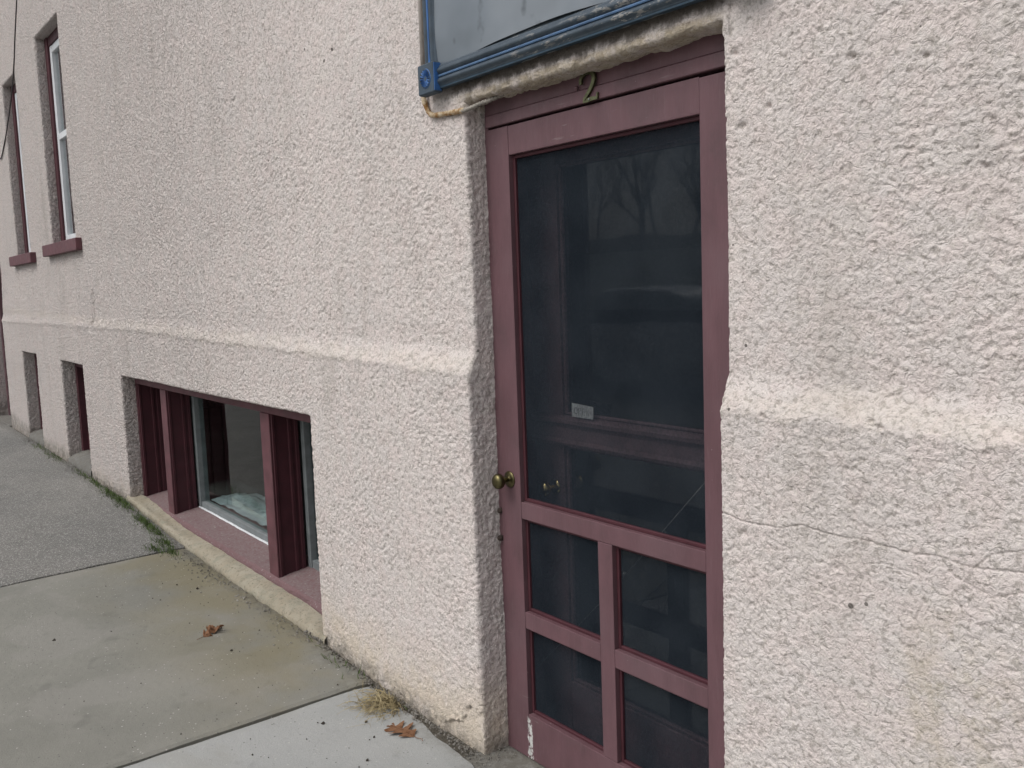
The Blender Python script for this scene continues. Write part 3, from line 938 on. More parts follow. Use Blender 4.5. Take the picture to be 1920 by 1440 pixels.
for (z0, z1) in ((1.098, 1.872), (.228, 1.003)):
    box("pane", (DL + .001, DR - .001), (.158, .162), (z0, z1), M_GLASSD, dn, 0)
    for (a, b, c, d) in ((DL, DL + .011, z0, z1), (DR - .011, DR, z0, z1), (DL + .0115, DR - .0115, z0, z0 + .011), (DL + .0115, DR - .0115, z1 - .011, z1)):
        box("glazing_bead", (a, b), (.142, .157), (c + .0005, d - .0005), M_PLUMI, dn, .003)
lathe("knob_plate", [(.026, 0), (.026, .003), (.018, .006), (.009, .010)], (-2.305, .135, .862), M_BRASSP, dn)
lathe("knob", [(.008, .008), (.0085, .026), (.018, .031), (.0245, .040), (.0255, .048), (.022, .056), (.010, .060), (.002, .0605)], (-2.305, .135, .862), M_BRASSP, dn)

# ------------------------------------------------------------------ wide sunken window
ww = empty("basement_window", (-5.08, .0, .15), bld)
tag(ww, "wide sunken window of three lights beside the doorway")
FY = -.012
sill_tilt = lambda x: .142 - .0165 * (x + 5.08)      # the sill runs slightly downhill with the street
box("head", (-6.545, -3.612), (FY, .25), (.936, .99), M_PLUMW, ww, .004)
GY = .205
def fluted(name, xa, y0, y1, z1, parent, both=True):
    """deep plum post: flat front, side face with stop mouldings"""
    w = .104
    zs = sill_tilt(xa) - .03
    p = [(xa, y0), (xa + w, y0)]
    for (yy, dx) in ((.004, 0), (.008, .006), (.020, .006), (.024, 0), (.085, 0), (.089, .008), (.102, .008), (.106, .002), (.118, .002), (.122, .010), (.136, .010)):
        p.append((xa + w + dx, y0 + yy))
    p += [(xa + w, y1 + .001), (xa, y1 + .001)]
    return sweep(name, p, 'z', zs, z1, M_PLUMSHADE, parent)
def post(xa, w=.104):
    zs = sill_tilt(xa) - .03
    o = fluted("mullion", xa, FY + .004, .134, .935, ww)
    box("mullion_face", (xa - .003, xa + w + .001), (FY - .002, FY + .006), (zs, .9355), M_PLUMW, ww, .002)  # lit front in lighter plum over the post painted as shaded
    return o
fluted("jamb", -6.612, FY + .002, GY + .03, .935, ww)
post(-5.985); post(-4.378)
box("jamb", (-3.66, -3.58), (FY + .002, GY + .03), (.0, .935), M_PLUMSHADE, ww, .003)
# sill: worn pink timber falling to the street
def sill_mesh():
    V, F = [], []
    nx = 90
    prof = [(-.030, -.10), (-.030, -.020), (-.026, -.008), (-.015, .0), (.10, .020), (.160, .032), (.164, .050), (.30, .056), (.30, -.1)]
    for i in range(nx + 1):
        x = -6.56 + 2.96 * i / nx
        for k, (y, dz) in enumerate(prof):
            wv = .004 * gn1(x * 9, k * 1.7, 0) + .003 * gn1(x * 30, k * 1.7, 1)
            V.append((x, y + (wv if k in (1, 2) else 0), sill_tilt(x) + dz + wv * .6))
    n = len(prof)
    for i in range(nx):
        for k in range(n - 1):
            F.append((i * n + k, (i + 1) * n + k, (i + 1) * n + k + 1, i * n + k + 1))
    me = mesh_from("sill", V, F)
    bm = bmesh.new(); bm.from_mesh(me); bmesh.ops.recalc_face_normals(bm, faces=bm.faces); bm.to_mesh(me); bm.free()
    return me
obj("sill", sill_mesh(), M_SILLPINK, ww)
# sashes and panes
for (a, b) in ((-6.54, -5.985), (-5.874, -4.378), (-4.267, -3.66)):
    zb = sill_tilt((a + b) / 2) + .045
    sh = lambda x, m=(a + b) / 2: sill_tilt(x) - sill_tilt(m)
    box("sash_stile", (a + .002, a + .036), (.140, .200), (zb - .03, .934), M_GREYV, ww, .003)
    box("sash_stile", (b - .036, b - .002), (.140, .200), (zb - .03, .934), M_GREYV, ww, .003)
    box("sash_rail", (a + .0365, b - .0365), (.146, .196), (zb - .02, zb + .022), M_GREYV, ww, .003, shear=sh)
    box("sash_rail", (a + .0365, b - .0365), (.146, .196), (.905, .9345), M_GREYV, ww, .003)
    box("pane", (a + .034, b - .034), (.170, .1735), (zb - .01, .915), M_GLASS, ww, 0)
# thin strip of flaking white paint on the sill at the sash
sweep("paint_line", [(.132, .028), (.134, .031), (.144, .0325), (.145, .025)], 'x', -5.86, -4.39, M_WHITEV, ww, 60,
      wob=lambda p: [p[0], p[1] + .003 * gn1(p[0] * 22, 3, 0), p[2] + sill_tilt(p[0]) + .0015 + .001 * gn1(p[0] * 40, 2, 1)])
# cream rendered curb between sill and pavement
def curb_mesh():
    V, F = [], []
    nx = 260
    for i in range(nx + 1):
        x = -6.60 + 3.03 * i / nx
        g0 = gz(x)
        st = sill_tilt(x)
        top = max(min(st - .030, g0 + .045), g0 + .02) if x > -6.3 else g0 + .02 + .0 * st
        yf = -.113 - .007 * sstep(-5.4, -4.4, x)
        e = float(sstep(-3.80, -3.60, x)); top = top * (1 - e) + (g0 + .012) * e; yf = yf * (1 - e) + (-.118) * e
        prof = [(-.018, top + .004), (-.045, top), (-.075, top - .006), (yf + .014, g0 + .020), (yf + .004, g0 + .010), (yf, g0 - .012), (yf, g0 - .06)]
        for k, (y, z) in enumerate(prof):
            a1 = .005 * gn1(x * 8, k * .9, 5) + .003 * gn1(x * 28, k * .9, 6)
            V.append((x, y + a1, z + a1 * .7))
    n = 7
    for i in range(nx):
        for k in range(n - 1):
            F.append((i * n + k, (i + 1) * n + k, (i + 1) * n + k + 1, i * n + k + 1))
    me = mesh_from("curb", V, F, True)
    bm = bmesh.new(); bm.from_mesh(me); bmesh.ops.recalc_face_normals(bm, faces=bm.faces); bm.to_mesh(me); bm.free()
    return me
obj("curb", curb_mesh(), M_CREAM, ww)

# ------------------------------------------------------------------ the two narrow sunken windows farther along
def narrow_window(key, name, label, zs):
    x0, x1, z0, z1, dep, rad = OPEN[key]
    w = empty(name, ((x0 + x1) / 2, 0, zs), bld)
    tag(w, label)
    box("jamb", (x0 - .02, x0 + .045), (.006, .16), (zs - .02, z1 - .012), M_PLUMSHADE, w, .003)
    box("jamb", (x1 - .045, x1 + .02), (.006, .16), (zs - .02, z1 - .012), M_PLUMSHADE, w, .003)
    box("head", (x0 + .0455, x1 - .0455), (.008, .16), (z1 - .055, z1 + .01), M_PLUMSHADE, w, .003)
    box("panel", (x0 + .046, x1 - .046), (.050, .075), (zs, zs + .16), M_PLUMSHADE, w, .003)
    box("sash_rail", (x0 + .046, x1 - .046), (.055, .085), (zs + .161, zs + .20), M_PLUMSHADE, w, .003)
    box("pane", (x0 + .046, x1 - .046), (.066, .069), (zs + .2005, z1 - .0555), M_GLASS, w, 0)
    # rough concrete sill sloping out to the pavement
    V, F = [], []
    for i in range(31):
        x = x0 - .01 + (x1 - x0 + .02) * i / 30
        g0 = gz(x)
        for k, (y, z) in enumerate(((.05, zs + .006), (.0, zs), (-.06, zs - .02), (-.104, max(g0 + .008, zs - .05)), (-.112, g0 - .08))):
            a1 = .005 * gn1(x * 9, k, 8) + .003 * gn1(x * 30, k, 9)
            V.append((x, y + a1 * .5, z + a1))
    for i in range(30):
        for k in range(4):
            F.append((i * 5 + k, (i + 1) * 5 + k, (i + 1) * 5 + k + 1, i * 5 + k + 1))
    me = mesh_from("sill", V, F, True)
    bm = bmesh.new(); bm.from_mesh(me); bmesh.ops.recalc_face_normals(bm, faces=bm.faces); bm.to_mesh(me); bm.free()
    obj("sill", me, M_KERB, w)
narrow_window('baseB', "basement_window", "narrow sunken window nearer the wide one", .255)
narrow_window('baseC', "basement_window", "narrow sunken window nearest the far doorway", .265)

# ------------------------------------------------------------------ upper sash windows
def sash_window(key, label, simple=False):
    x0, x1, z0, z1, dep, rad = OPEN[key]
    w = empty("sash_window", ((x0 + x1) / 2, .02, z0), bld)
    tag(w, label)
    box("jamb", (x0 - .02, x0 + .085), (.002, .14), (z0 + .02, z1 + .01), M_PLUMSHADE, w, .003)
    box("jamb", (x1 - .085, x1 + .02), (.010, .14), (z0 + .02, z1 + .01), M_PLUMSHADE, w, .003)
    box("head", (x0 + .0855, x1 - .0855), (.012, .14), (z1 - .075, z1 + .012), M_PLUMSHADE, w, .003)
    box("sill", (x0 - .17, x1 + .21), (-.115, .010), (z0 - .065, z0 + .025), M_PLUMW, w, .004)
    box("sill_board", (x0 - .018, x1 + .018), (.0108, .14), (z0 - .05, z0 + .034), M_PLUM, w, .002)
    zm = (z0 + z1) / 2 + .045
    a, b = x0 + .0856, x1 - .0856
    # outer storm frame in white
    box("sash_stile", (a, a + .060), (.020, .062), (z0 + .035, z1 - .076), M_WHITEV, w, .003)
    box("sash_stile", (b - .060, b), (.020, .062), (z0 + .035, z1 - .076), M_WHITEV, w, .003)
    for (zz0, zz1) in ((z0 + .035, z0 + .095), (zm - .025, zm + .025), (z1 - .13, z1 - .0765)):
        box("sash_rail", (a + .0605, b - .0605), (.023, .060), (zz0, zz1), M_WHITEV, w, .003)
    for (zz0, zz1) in ((z0 + .09, zm - .02), (zm + .02, z1 - .125)):
        box("pane", (a + .058, b - .058), (.044, .048), (zz0, zz1), M_GLASSU, w, 0)
sash_window('up1', "upper sash window with white sashes nearer the camera")
sash_window('up2', "upper sash window with white sashes farther along, cable hanging across it")

# far doorway at the end of the wall
x0, x1, z0, z1, dep, rad = OPEN['far']
fd = empty("far_door", ((x0 + x1) / 2, .06, .2), bld)
box("jamb", (x0 - .02, x0 + .07), (.03, .18), (.1, z1), M_PLUM, fd, .003)
box("jamb", (x1 - .07, x1 + .02), (-.01, .18), (.1, z1), M_PLUM, fd, .003)
box("header", (x0 + .071, x1 - .071), (.03, .18), (z1 - .1, z1 + .01), M_PLUM, fd, .003)
box("stile", (x0 + .071, x0 + .18), (.07, .11), (.22, z1 - .101), M_PLUM, fd, .003)
box("stile", (x1 - .18, x1 - .071), (.07, .11), (.22, z1 - .101), M_PLUM, fd, .003)
box("rail", (x0 + .181, x1 - .181), (.07, .11), (.22, 1.15), M_PLUM, fd, .003)
box("rail", (x0 + .181, x1 - .181), (.07, .11), (z1 - .22, z1 - .101), M_PLUM, fd, .003)
box("pane", (x0 + .181, x1 - .181), (.088, .092), (1.1505, z1 - .2205), M_GLASS, fd, 0)
box("step", (x0 - .03, x1 + .02), (-.13, .12), (.05, .215), M_KERB, fd, .01)

# ------------------------------------------------------------------ sign board over the door
SG = empty("sign_board", (-1.95, -.06, 2.115))
tag(SG, "blank grey sheet sign in a blue-grey moulded frame above the screen door", "sign board")
SXa, SXb, SZa, SZb = -2.612, -1.285, 2.113, 2.85
box("backing_board", (SXa + .012, SXb - .012), (-.088, -.055), (SZa + .014, SZb - .01), M_SLATEW, SG, .002)
BW = .092
# moulding: two rounded flutes with a blue bead between
def moulding_profile(u0, u1, base):
    pts = []
    n = 26
    for i in range(n + 1):
        t = i / n
        if t < .12: d = .008 + .006 * math.sin(t / .12 * math.pi / 2)
        elif t < .43: d = .014 + .008 * math.sin((t - .12) / .31 * math.pi)
        elif t < .57: d = .012
        elif t < .88: d = .014 + .008 * math.sin((t - .57) / .31 * math.pi)
        else: d = .008 + .006 * math.cos((t - .88) / .12 * math.pi / 2)
        pts.append((u0 + (u1 - u0) * t, base - d))
    return pts
Y0 = -.088
def rail_mould(xa, xb, za, zb, name="moulding"):
    p = [(y, z) for (z, y) in moulding_profile(za, zb, Y0)] + [(Y0 + .0, zb), (Y0 + .0, za)]
    o = sweep(name, p, 'x', xa, xb, M_SLATEW, SG, 1)
    zc = (za + zb) / 2
    sweep("blue_bead", [(Y0 - .011, zc - .0045), (Y0 - .0175, zc - .003), (Y0 - .0185, zc), (Y0 - .0175, zc + .003), (Y0 - .011, zc + .0045)], 'x', xa + .001, xb - .001, M_BEAD, o)
    sweep("lower_edge", [(Y0 - .0005, za - .0015), (Y0 - .0125, za - .0012), (Y0 - .0128, za + .0035), (Y0 - .0005, za + .0035)], 'x', xa + .001, xb - .001, M_TEAL, o)
    return o
def stile_mould(xa, xb, za, zb):
    p = [(x, y) for (x, y) in moulding_profile(xa, xb, Y0)] + [(xb, Y0), (xa, Y0)]
    o = sweep("moulding", p, 'z', za, zb, M_SLATE, SG, 1)
    xc = (xa + xb) / 2
    sweep("blue_bead", [(xc - .0055, Y0 - .011), (xc - .004, Y0 - .0178), (xc, Y0 - .019), (xc + .004, Y0 - .0178), (xc + .0055, Y0 - .011)], 'z', za + .001, zb - .001, M_BLUE, o)
rail_mould(SXa + BW + .0005, SXb - BW - .0005, SZa + .012, SZa + BW - .010)
rail_mould(SXa + BW + .0005, SXb - BW - .0005, SZb - BW + .010, SZb - .012)
stile_mould(SXa + .010, SXa + BW - .010, SZa + BW + .0005, SZb - BW - .0005)
stile_mould(SXb - BW + .010, SXb - .010, SZa + BW + .0005, SZb - BW - .0005)
def corner(xa, za):
    o = box("corner_block", (xa, xa + BW), (Y0 - .034, Y0), (za, za + BW), M_SLATE, SG, .003)
    # painted edges of the block
    box("blue_edge", (xa + BW - .0015, xa + BW + .0016), (Y0 - .032, Y0 - .006), (za + .004, za + BW - .004), M_BLUE, o, .0006)
    box("lower_edge", (xa + .004, xa + BW - .004), (Y0 - .030, Y0 - .006), (za - .0014, za + .0016), M_TEAL, o, .0006)
    # radial rosette: a shallow dish with 16 flutes
    cx, cz, yb = xa + BW / 2, za + BW / 2, Y0 - .0335
    V, F = [], []
    nseg, rs = 96, [0.003, .006, .008, .013, .020, .026, .0285, .0305]
    for r in rs:
        for k in range(nseg):
            th = 2 * math.pi * k / nseg
            fl = (.5 + .5 * math.cos(th * 16)) ** .7
            if r <= .008: d = .0008
            elif r < .027: d = -.002 + .0075 * fl * min(1, (r - .007) / .006)
            elif r < .029: d = .0030
            else: d = .0
            V.append((cx + r * math.cos(th), yb - d, cz + r * math.sin(th)))
    for i in range(len(rs) - 1):
        for k in range(nseg):
            k2 = (k + 1) % nseg
            F.append((i * nseg + k, (i + 1) * nseg + k, (i + 1) * nseg + k2, i * nseg + k2))
    F.append(tuple(range(nseg)))
    me = mesh_from("rosette", V, F)
    bm = bmesh.new(); bm.from_mesh(me); bmesh.ops.recalc_face_normals(bm, faces=bm.faces); bm.to_mesh(me); bm.free()
    me.materials.append(M_BLUE); me.materials.append(M_SLATE)
    for pl in me.polygons:
        c = pl.center
        th = math.atan2(c.z - cz, c.x - cx); r = math.hypot(c.x - cx, c.z - cz)
        if (r < .026 and r > .0065 and math.cos(th * 16) < -.15) or (.0262 < r < .0283) or r < .0068: pl.material_index = 1
    obj("rosette", me, None, o)
for (cx_, cz_) in ((SXa, SZa), (SXb - BW, SZa), (SXa, SZb - BW), (SXb - BW, SZb - BW)): corner(cx_, cz_)
# warped sheet with a bowed lower edge
def panel_mesh():
    nx, nz = 90, 50
    xa, xb, zb = SXa + BW - .014, SXb - BW + .014, SZb - BW + .02
    V, F = [], []
    for i in range(nx + 1):
        x = xa + (xb - xa) * i / nx
        s = i / nx
        za = SZa + BW - .014 + .013 * max(0, math.sin((s - .10) / .62 * math.pi)) * (.10 < s < .72) + .007 * max(0, math.sin((s - .74) / .26 * math.pi)) * (s > .74)
        for j in range(nz + 1):
            t = j / nz
            z = za + (zb - za) * t
            y = -.094 - .006 * gn1(x * 5, z * 5, 0) - .010 * gn1(x * 2.2, z * 3, 7) * min(1, t * 3 + .3)
            V.append((x, min(y, -.0895), z))
    n = nz + 1
    for i in range(nx):
        for j in range(nz):
            F.append((i * n + j, (i + 1) * n + j, (i + 1) * n + j + 1, i * n + j + 1))
    return mesh_from("panel", V, F, True)
obj("panel", panel_mesh(), M_SHEET, SG)
box("edge_strip", (SXa - .006, SXa + .0115), (-.086, -.060), (SZa + BW, SZb), M_PIPE, SG, .002)

# conduit beside the sign and the rusty cable under it
cb = empty("conduit", (-2.63, -.07, 2.03))
tag(cb, "thin conduit beside the sign bending under it as a rusty cable into the lintel", "conduit")
tube("pipe", [(-2.632, -.086, 3.2), (-2.632, -.086, 2.6), (-2.634, -.086, 2.16)], .0085, M_PIPE, cb, 10)
cp = smooth_path([(-2.634, -.086, 2.165), (-2.638, -.086, 2.115), (-2.622, -.082, 2.072), (-2.590, -.082, 2.055), (-2.53, -.080, 2.050), (-2.47, -.078, 2.046), (-2.425, -.076, 2.045)], 6)
tube("cable", cp, .0085, M_CABLE, cb, 10, radfun=lambda i: .0080 + .0022 * gn1(i * .6, 0, 0))
fp = smooth_path([(-2.432, -.078, 2.043), (-2.395, -.074, 2.046), (-2.355, -.064, 2.053), (-2.315, -.048, 2.061), (-2.285, -.030, 2.072)], 22)
tube("flexible_sleeve", fp, .007, M_SLEEVE, cb, 10, radfun=lambda i: .0052 + .0020 * (i % 6 < 3))

# house number on the header, its foot resting on the door
def ribbon(name, pts, widths, y0, y1, mat, parent=None):
    """flat strap bent along a path in the x-z plane"""
    V, F = [], []
    P = [Vector((p[0], p[1])) for p in pts]
    for i, p in enumerate(P):
        t = (P[min(i + 1, len(P) - 1)] - P[max(i - 1, 0)]).normalized()
        nrm = Vector((-t.y, t.x)) * (widths[i] / 2)
        for (q, y) in ((p + nrm, y0), (p - nrm, y0), (p - nrm, y1), (p + nrm, y1)):
            V.append((q.x, y, q.y))
    for i in range(len(P) - 1):
        for k in range(4):
            k2 = (k + 1) % 4
            F.append((i * 4 + k, i * 4 + k2, (i + 1) * 4 + k2, (i + 1) * 4 + k))
    F.append((3, 2, 1, 0)); m = 4 * (len(P) - 1); F.append((m, m + 1, m + 2, m + 3))
    me = mesh_from(name, V, F)
    bm = bmesh.new(); bm.from_mesh(me); bmesh.ops.recalc_face_normals(bm, faces=bm.faces); bm.to_mesh(me); bm.free()
    return obj(name, me, mat, parent)
hn = empty("house_number", (-1.93, -.012, 1.99))
tag(hn, "tarnished brass numeral 2 screwed to the plum header over the door", "house number")
two = smooth_path([(-1.962, 2.040, 0), (-1.962, 2.052, 0), (-1.952, 2.064, 0), (-1.934, 2.068, 0), (-1.916, 2.062, 0), (-1.910, 2.047, 0), (-1.918, 2.030, 0), (-1.934, 2.013, 0), (-1.950, 1.999, 0)], 6)
ribbon("numeral", two, [.0085 + .0035 * math.sin(i / len(two) * 3.1) for i in range(len(two))], -.0135, -.0065, M_BRASSG, hn)
ribbon("numeral_foot", [(-1.955, 1.9965), (-1.94, 1.9955), (-1.92, 1.997), (-1.900, 1.996), (-1.898, 2.010)], [.012, .011, .010, .009, .004], -.0122, -.0062, M_BRASSG, hn)
lathe("screw", [(.0032, 0), (.003, .0014), (.001, .002)], (-1.930, -.0123, 1.9965), M_STEEL, hn, 10)
lathe("nail", [(.006, 0), (.0058, .004), (.003, .006)], (-1.985, -.0055, 2.036), M_PLUM, hn, 14)

# handwritten card behind the glass
nt_ = empty("open_note", (-2.15, .125, 1.10))
tag(nt_, "small white card with handwritten OPEN standing on the inner door rail", "note")
NX, NZ = -2.196, 1.100
rotn = math.radians(-2)
def npt(u, v): return (NX + u * math.cos(rotn) - v * math.sin(rotn), NZ + u * math.sin(rotn) + v * math.cos(rotn))
c4 = [npt(0, .001), npt(.098, .004), npt(.098, .042), npt(0, .044)]
me = mesh_from("card", [(p[0], .1205, p[1]) for p in c4] + [(p[0], .1212, p[1]) for p in c4],
               [(0, 1, 2, 3), (7, 6, 5, 4), (0, 4, 5, 1), (1, 5, 6, 2), (2, 6, 7, 3), (3, 7, 4, 0)])
obj("card", me, M_PAPER, nt_)
strokes = {
    'O': [[(.5 + .5 * math.cos(a * .35 + 1.5), .5 + .5 * math.sin(a * .35 + 1.5)) for a in range(20)]],
    'P': [[(0, 0), (.05, 1)], [(.05, .97), (.7, .95), (.75, .6), (.05, .48)]],
    'E': [[(.8, 1), (0, .97), (0, 0), (.85, .03)], [(0, .5), (.65, .52)]],
    'N': [[(0, 0), (.03, 1), (.75, 0), (.8, 1)]],
}
for k, ch in enumerate("OPEN"):
    for st in strokes[ch]:
        pts = [npt(.014 + k * .0185 + u * .0125, .012 + v * .020) for (u, v) in st]
        ribbon("lettering", pts, [.0012] * len(pts), .1198, .1204, M_INK, nt_)

# ------------------------------------------------------------------ loose cable on the upper wall
wpts = smooth_path([(-8.80, -.072, 4.25), (-8.964, -.072, 4.01), (-9.17, -.074, 3.754), (-9.342, -.074, 3.53), (-9.62, -.078, 3.27), (-9.92, -.078, 3.08), (-10.18, -.078, 2.945), (-10.34, -.076, 2.885), (-10.44, -.074, 2.90), (-10.62, -.074, 2.99)], 8)
wr = tube("wall_cable", wpts, .0055, M_WIRE, None, 6)
tag(wr, "thin dark cable running down the upper wall and across the far sash window", "cable")

# ------------------------------------------------------------------ things inside
# pale plastic sheeting heaped behind the wide window
V, F = [], []
for i in range(71):
    x = -5.84 + 1.50 * i / 70
    st = sill_tilt(x) + .056
    for j in range(21):
        t = j / 20
        y = .205 + .30 * t
        hgt = (.030 + .024 * gn1(x * 3, t * 2, 0)) * math.sin(math.pi * min(1, t * 1.15 + .06)) ** .6 + .022 * abs(gn1(x * 9, t * 7, 3))
        V.append((x, y, st + .002 + max(0, hgt) * (1 - .5 * abs(i / 35 - 1) ** 4)))
for i in range(70):
    for j in range(20):
        F.append((i * 21 + j, (i + 1) * 21 + j, (i + 1) * 21 + j + 1, i * 21 + j + 1))
ps = obj("plastic_sheeting", mesh_from("plastic_sheeting", V, F, True), M_SHEETING)
tag(ps, "crumpled white plastic sheeting lying inside the wide sunken window", "plastic sheeting")
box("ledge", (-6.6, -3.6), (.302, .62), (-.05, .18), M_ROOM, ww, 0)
# hall bench and post dimly seen through the screen
hb = empty("hall_bench", (-1.8, 1.3, -.03))
tag(hb, "dark wooden bench dimly seen in the hall through the screen door", "bench")
M_DWOOD = paint("dark_wood", (.03, .022, .018), .3, .5, 9)
box("seat", (-2.35, -1.36), (1.10, 1.50), (.43, .47), M_DWOOD, hb, .004)
box("backrest", (-2.35, -1.36), (1.47, 1.50), (.55, .90), M_DWOOD, hb, .004)
for (xx_, yy_) in ((-2.32, 1.12), (-1.42, 1.12), (-2.32, 1.46), (-1.42, 1.46)):
    box("leg", (xx_, xx_ + .05), (yy_, yy_ + .04), (-.03, .43 if yy_ < 1.3 else .549), M_DWOOD, hb, .003)
bp = box("blue_post", (-1.79, -1.76), (.60, .63), (-.03, .98), M_BLUE, None, .004)
tag(bp, "slim blue post standing in the hall behind the inner door", "post")

# ------------------------------------------------------------------ leaves, dry grass, moss, grit
def oak_leaf(name, loc, length, rz, tilt, curl, crumple, seed, label):
    prof = []
    for i in range(45):
        t = i / 44
        env = .40 * max(0.0, math.sin(math.pi * t ** .85)) ** .65
        lobe = (.5 - .5 * math.cos(2 * math.pi * (t * 3.6 + .05))) ** .8
        prof.append((t, max(.012, env * (.26 + .74 * lobe))))
    rnd = random.Random(seed)
    V, F = [], []
    def P(u, v):
        z = curl * v * v * 4 + crumple * (gn1(u * 4 + seed, v * 4, 0) + .5 * gn1(u * 9 + seed, v * 9, 2)) + .02 + .05 * crumple
        return Vector((u - .5, v, max(z, 0.008)))
    for (t, w) in prof:
        k1, k2 = 1 + .25 * gn1(t * 5, seed, 0), 1 + .25 * gn1(t * 5, seed, 9)
        sh = 0
        for (uu, v) in ((t + w * .38 + sh, w * k1), (t + w * .16, w * .5 * k1), (t, 0), (t + w * .16, -w * .5 * k2), (t + w * .38 - sh, -w * k2)):
            V.append(P(uu, v))
    for i in range(len(prof) - 1):
        for k in range(4):
            F.append((i * 5 + k, i * 5 + k + 1, (i + 1) * 5 + k + 1, (i + 1) * 5 + k))
    root = empty(name, loc)
    mt = Matrix.Translation(loc) @ Matrix.Rotation(rz, 4, 'Z') @ Matrix.Rotation(tilt, 4, 'X') @ Matrix.Scale(length, 4)
    V = [mt @ v for v in V]
    me = mesh_from("blade", V, F, False)
    bm = bmesh.new(); bm.from_mesh(me)
    bmesh.ops.recalc_face_normals(bm, faces=bm.faces)
    bmesh.ops.solidify(bm, geom=list(bm.faces), thickness=.0007)
    bm.to_mesh(me); bm.free()
    obj("blade", me, M_LEAF, root)
    stem = [mt @ Vector(p) for p in ((-.48, 0, .03), (-.62, .02, .03), (-.78, -.01, .05), (-.88, .03, .04))]
    tube("stem", stem, .0011, M_LEAF, root, 5)
    mid = [mt @ (P(t, 0) + Vector((0, 0, .012))) for t in (.0, .2, .4, .6, .8, .95)]
    tube("midrib", mid, .0009, M_LEAF, root, 5)
    tag(root, label, "leaf", "fallen oak leaves on the pavement")
oak_leaf("oak_leaf", (-2.725, -.236, gzy(-2.725, -.236) + .001), .135, math.radians(188), 0, .10, .05, 3, "flat brown oak leaf on the pale slab below the grass tuft")
oak_leaf("oak_leaf", (-4.00, -.445, gzy(-4.0, -.445) + .001), .105, math.radians(120), .15, .35, .30, 8, "small curled brown leaf on the olive-grey slab by the wide window")

def blades(name, spots, mat, label, cat, kind=None, seg=4):
    V, F = [], []
    for (p, d, L, w, droop) in spots:
        p = Vector(p); d = Vector(d).normalized()
        s = d.cross(Vector((0, 0, 1)));
        if s.length < .01: s = Vector((1, 0, 0))
        s.normalize()
        b0 = len(V)
        for k in range(seg + 1):
            t = k / seg
            q = p + d * (L * t) + Vector((0, 0, -droop * L * t * t))
            ww_ = w * (1 - .8 * t)
            V += [q - s * ww_ / 2, q + s * ww_ / 2 + Vector((0, 0, w * .3))]
        for k in range(seg):
            F.append((b0 + 2 * k, b0 + 2 * k + 1, b0 + 2 * k + 3, b0 + 2 * k + 2))
    o = obj(name, mesh_from(name, V, F), mat)
    return tag(o, label, cat, kind=kind)
rnd = random.Random(5)
sp = []
for i in range(260):
    a = rnd.gauss(0, 1)
    x = -2.945 + rnd.gauss(0, .045); y = -.150 - abs(rnd.gauss(0, .040))
    ang = rnd.uniform(0, 2 * math.pi)
    d = (math.cos(ang) * .9 + .15, math.sin(ang) * .8 - .55, rnd.uniform(.3, 1.3))
    sp.append(((x, y, gzy(x, y) - .002), d, rnd.uniform(.045, .14), rnd.uniform(.0018, .0045), rnd.uniform(.3, .95)))
for i in range(70):
    x = -2.93 + rnd.gauss(0, .06); y = -.22 - abs(rnd.gauss(0, .04))
    ang = rnd.uniform(0, 2 * math.pi)
    sp.append(((x, y, gzy(x, y) + .004), (math.cos(ang), math.sin(ang), .08), rnd.uniform(.03, .09), .0014, .06))
for i in range(90):
    x = -2.93 + rnd.gauss(0, .03); y = -.150 - abs(rnd.gauss(0, .012))
    ang = rnd.uniform(0, 6.28)
    sp.append(((x, y, gzy(x, y) - .002), (math.cos(ang), math.sin(ang) - .3, rnd.uniform(.4, 1.3)), rnd.uniform(.02, .05), rnd.uniform(.004, .008), rnd.uniform(.2, .8)))
blades("grass_tuft", sp, M_STRAW, "tuft of dry straw-coloured grass at the foot of the wall on the pale slab", "grass tuft")
mo = []
for (cx_, cy_, r_, n_) in ((-7.25, -.15, .10, 120), (-6.85, -.15, .12, 200), (-6.62, -.15, .10, 200), (-6.42, -.155, .10, 190), (-6.02, -.16, .07, 200), (-5.86, -.165, .07, 200), (-5.70, -.165, .05, 140), (-5.47, -.19, .06, 200), (-5.42, -.27, .04, 90), (-8.6, -.15, .16, 160), (-9.2, -.15, .15, 100), (-7.6, -.15, .15, 120), (-5.30, -.21, .05, 120), (-3.3, -.14, .15, 40)):
    for i in range(n_):
        x = cx_ + rnd.gauss(0, r_); y = cy_ - abs(rnd.gauss(0, .030)) + .01
        ang = rnd.uniform(0, 6.28)
        mo.append(((x, y, gzy(x, y) + .001), (math.cos(ang) * .7, math.sin(ang) * .7 - .15, 1), rnd.uniform(.014, .050), rnd.uniform(.002, .005), rnd.uniform(0, .4)))
blades("moss", mo, M_MOSS, "green moss and weeds in the joint between asphalt and wall", "moss", "stuff", seg=2)

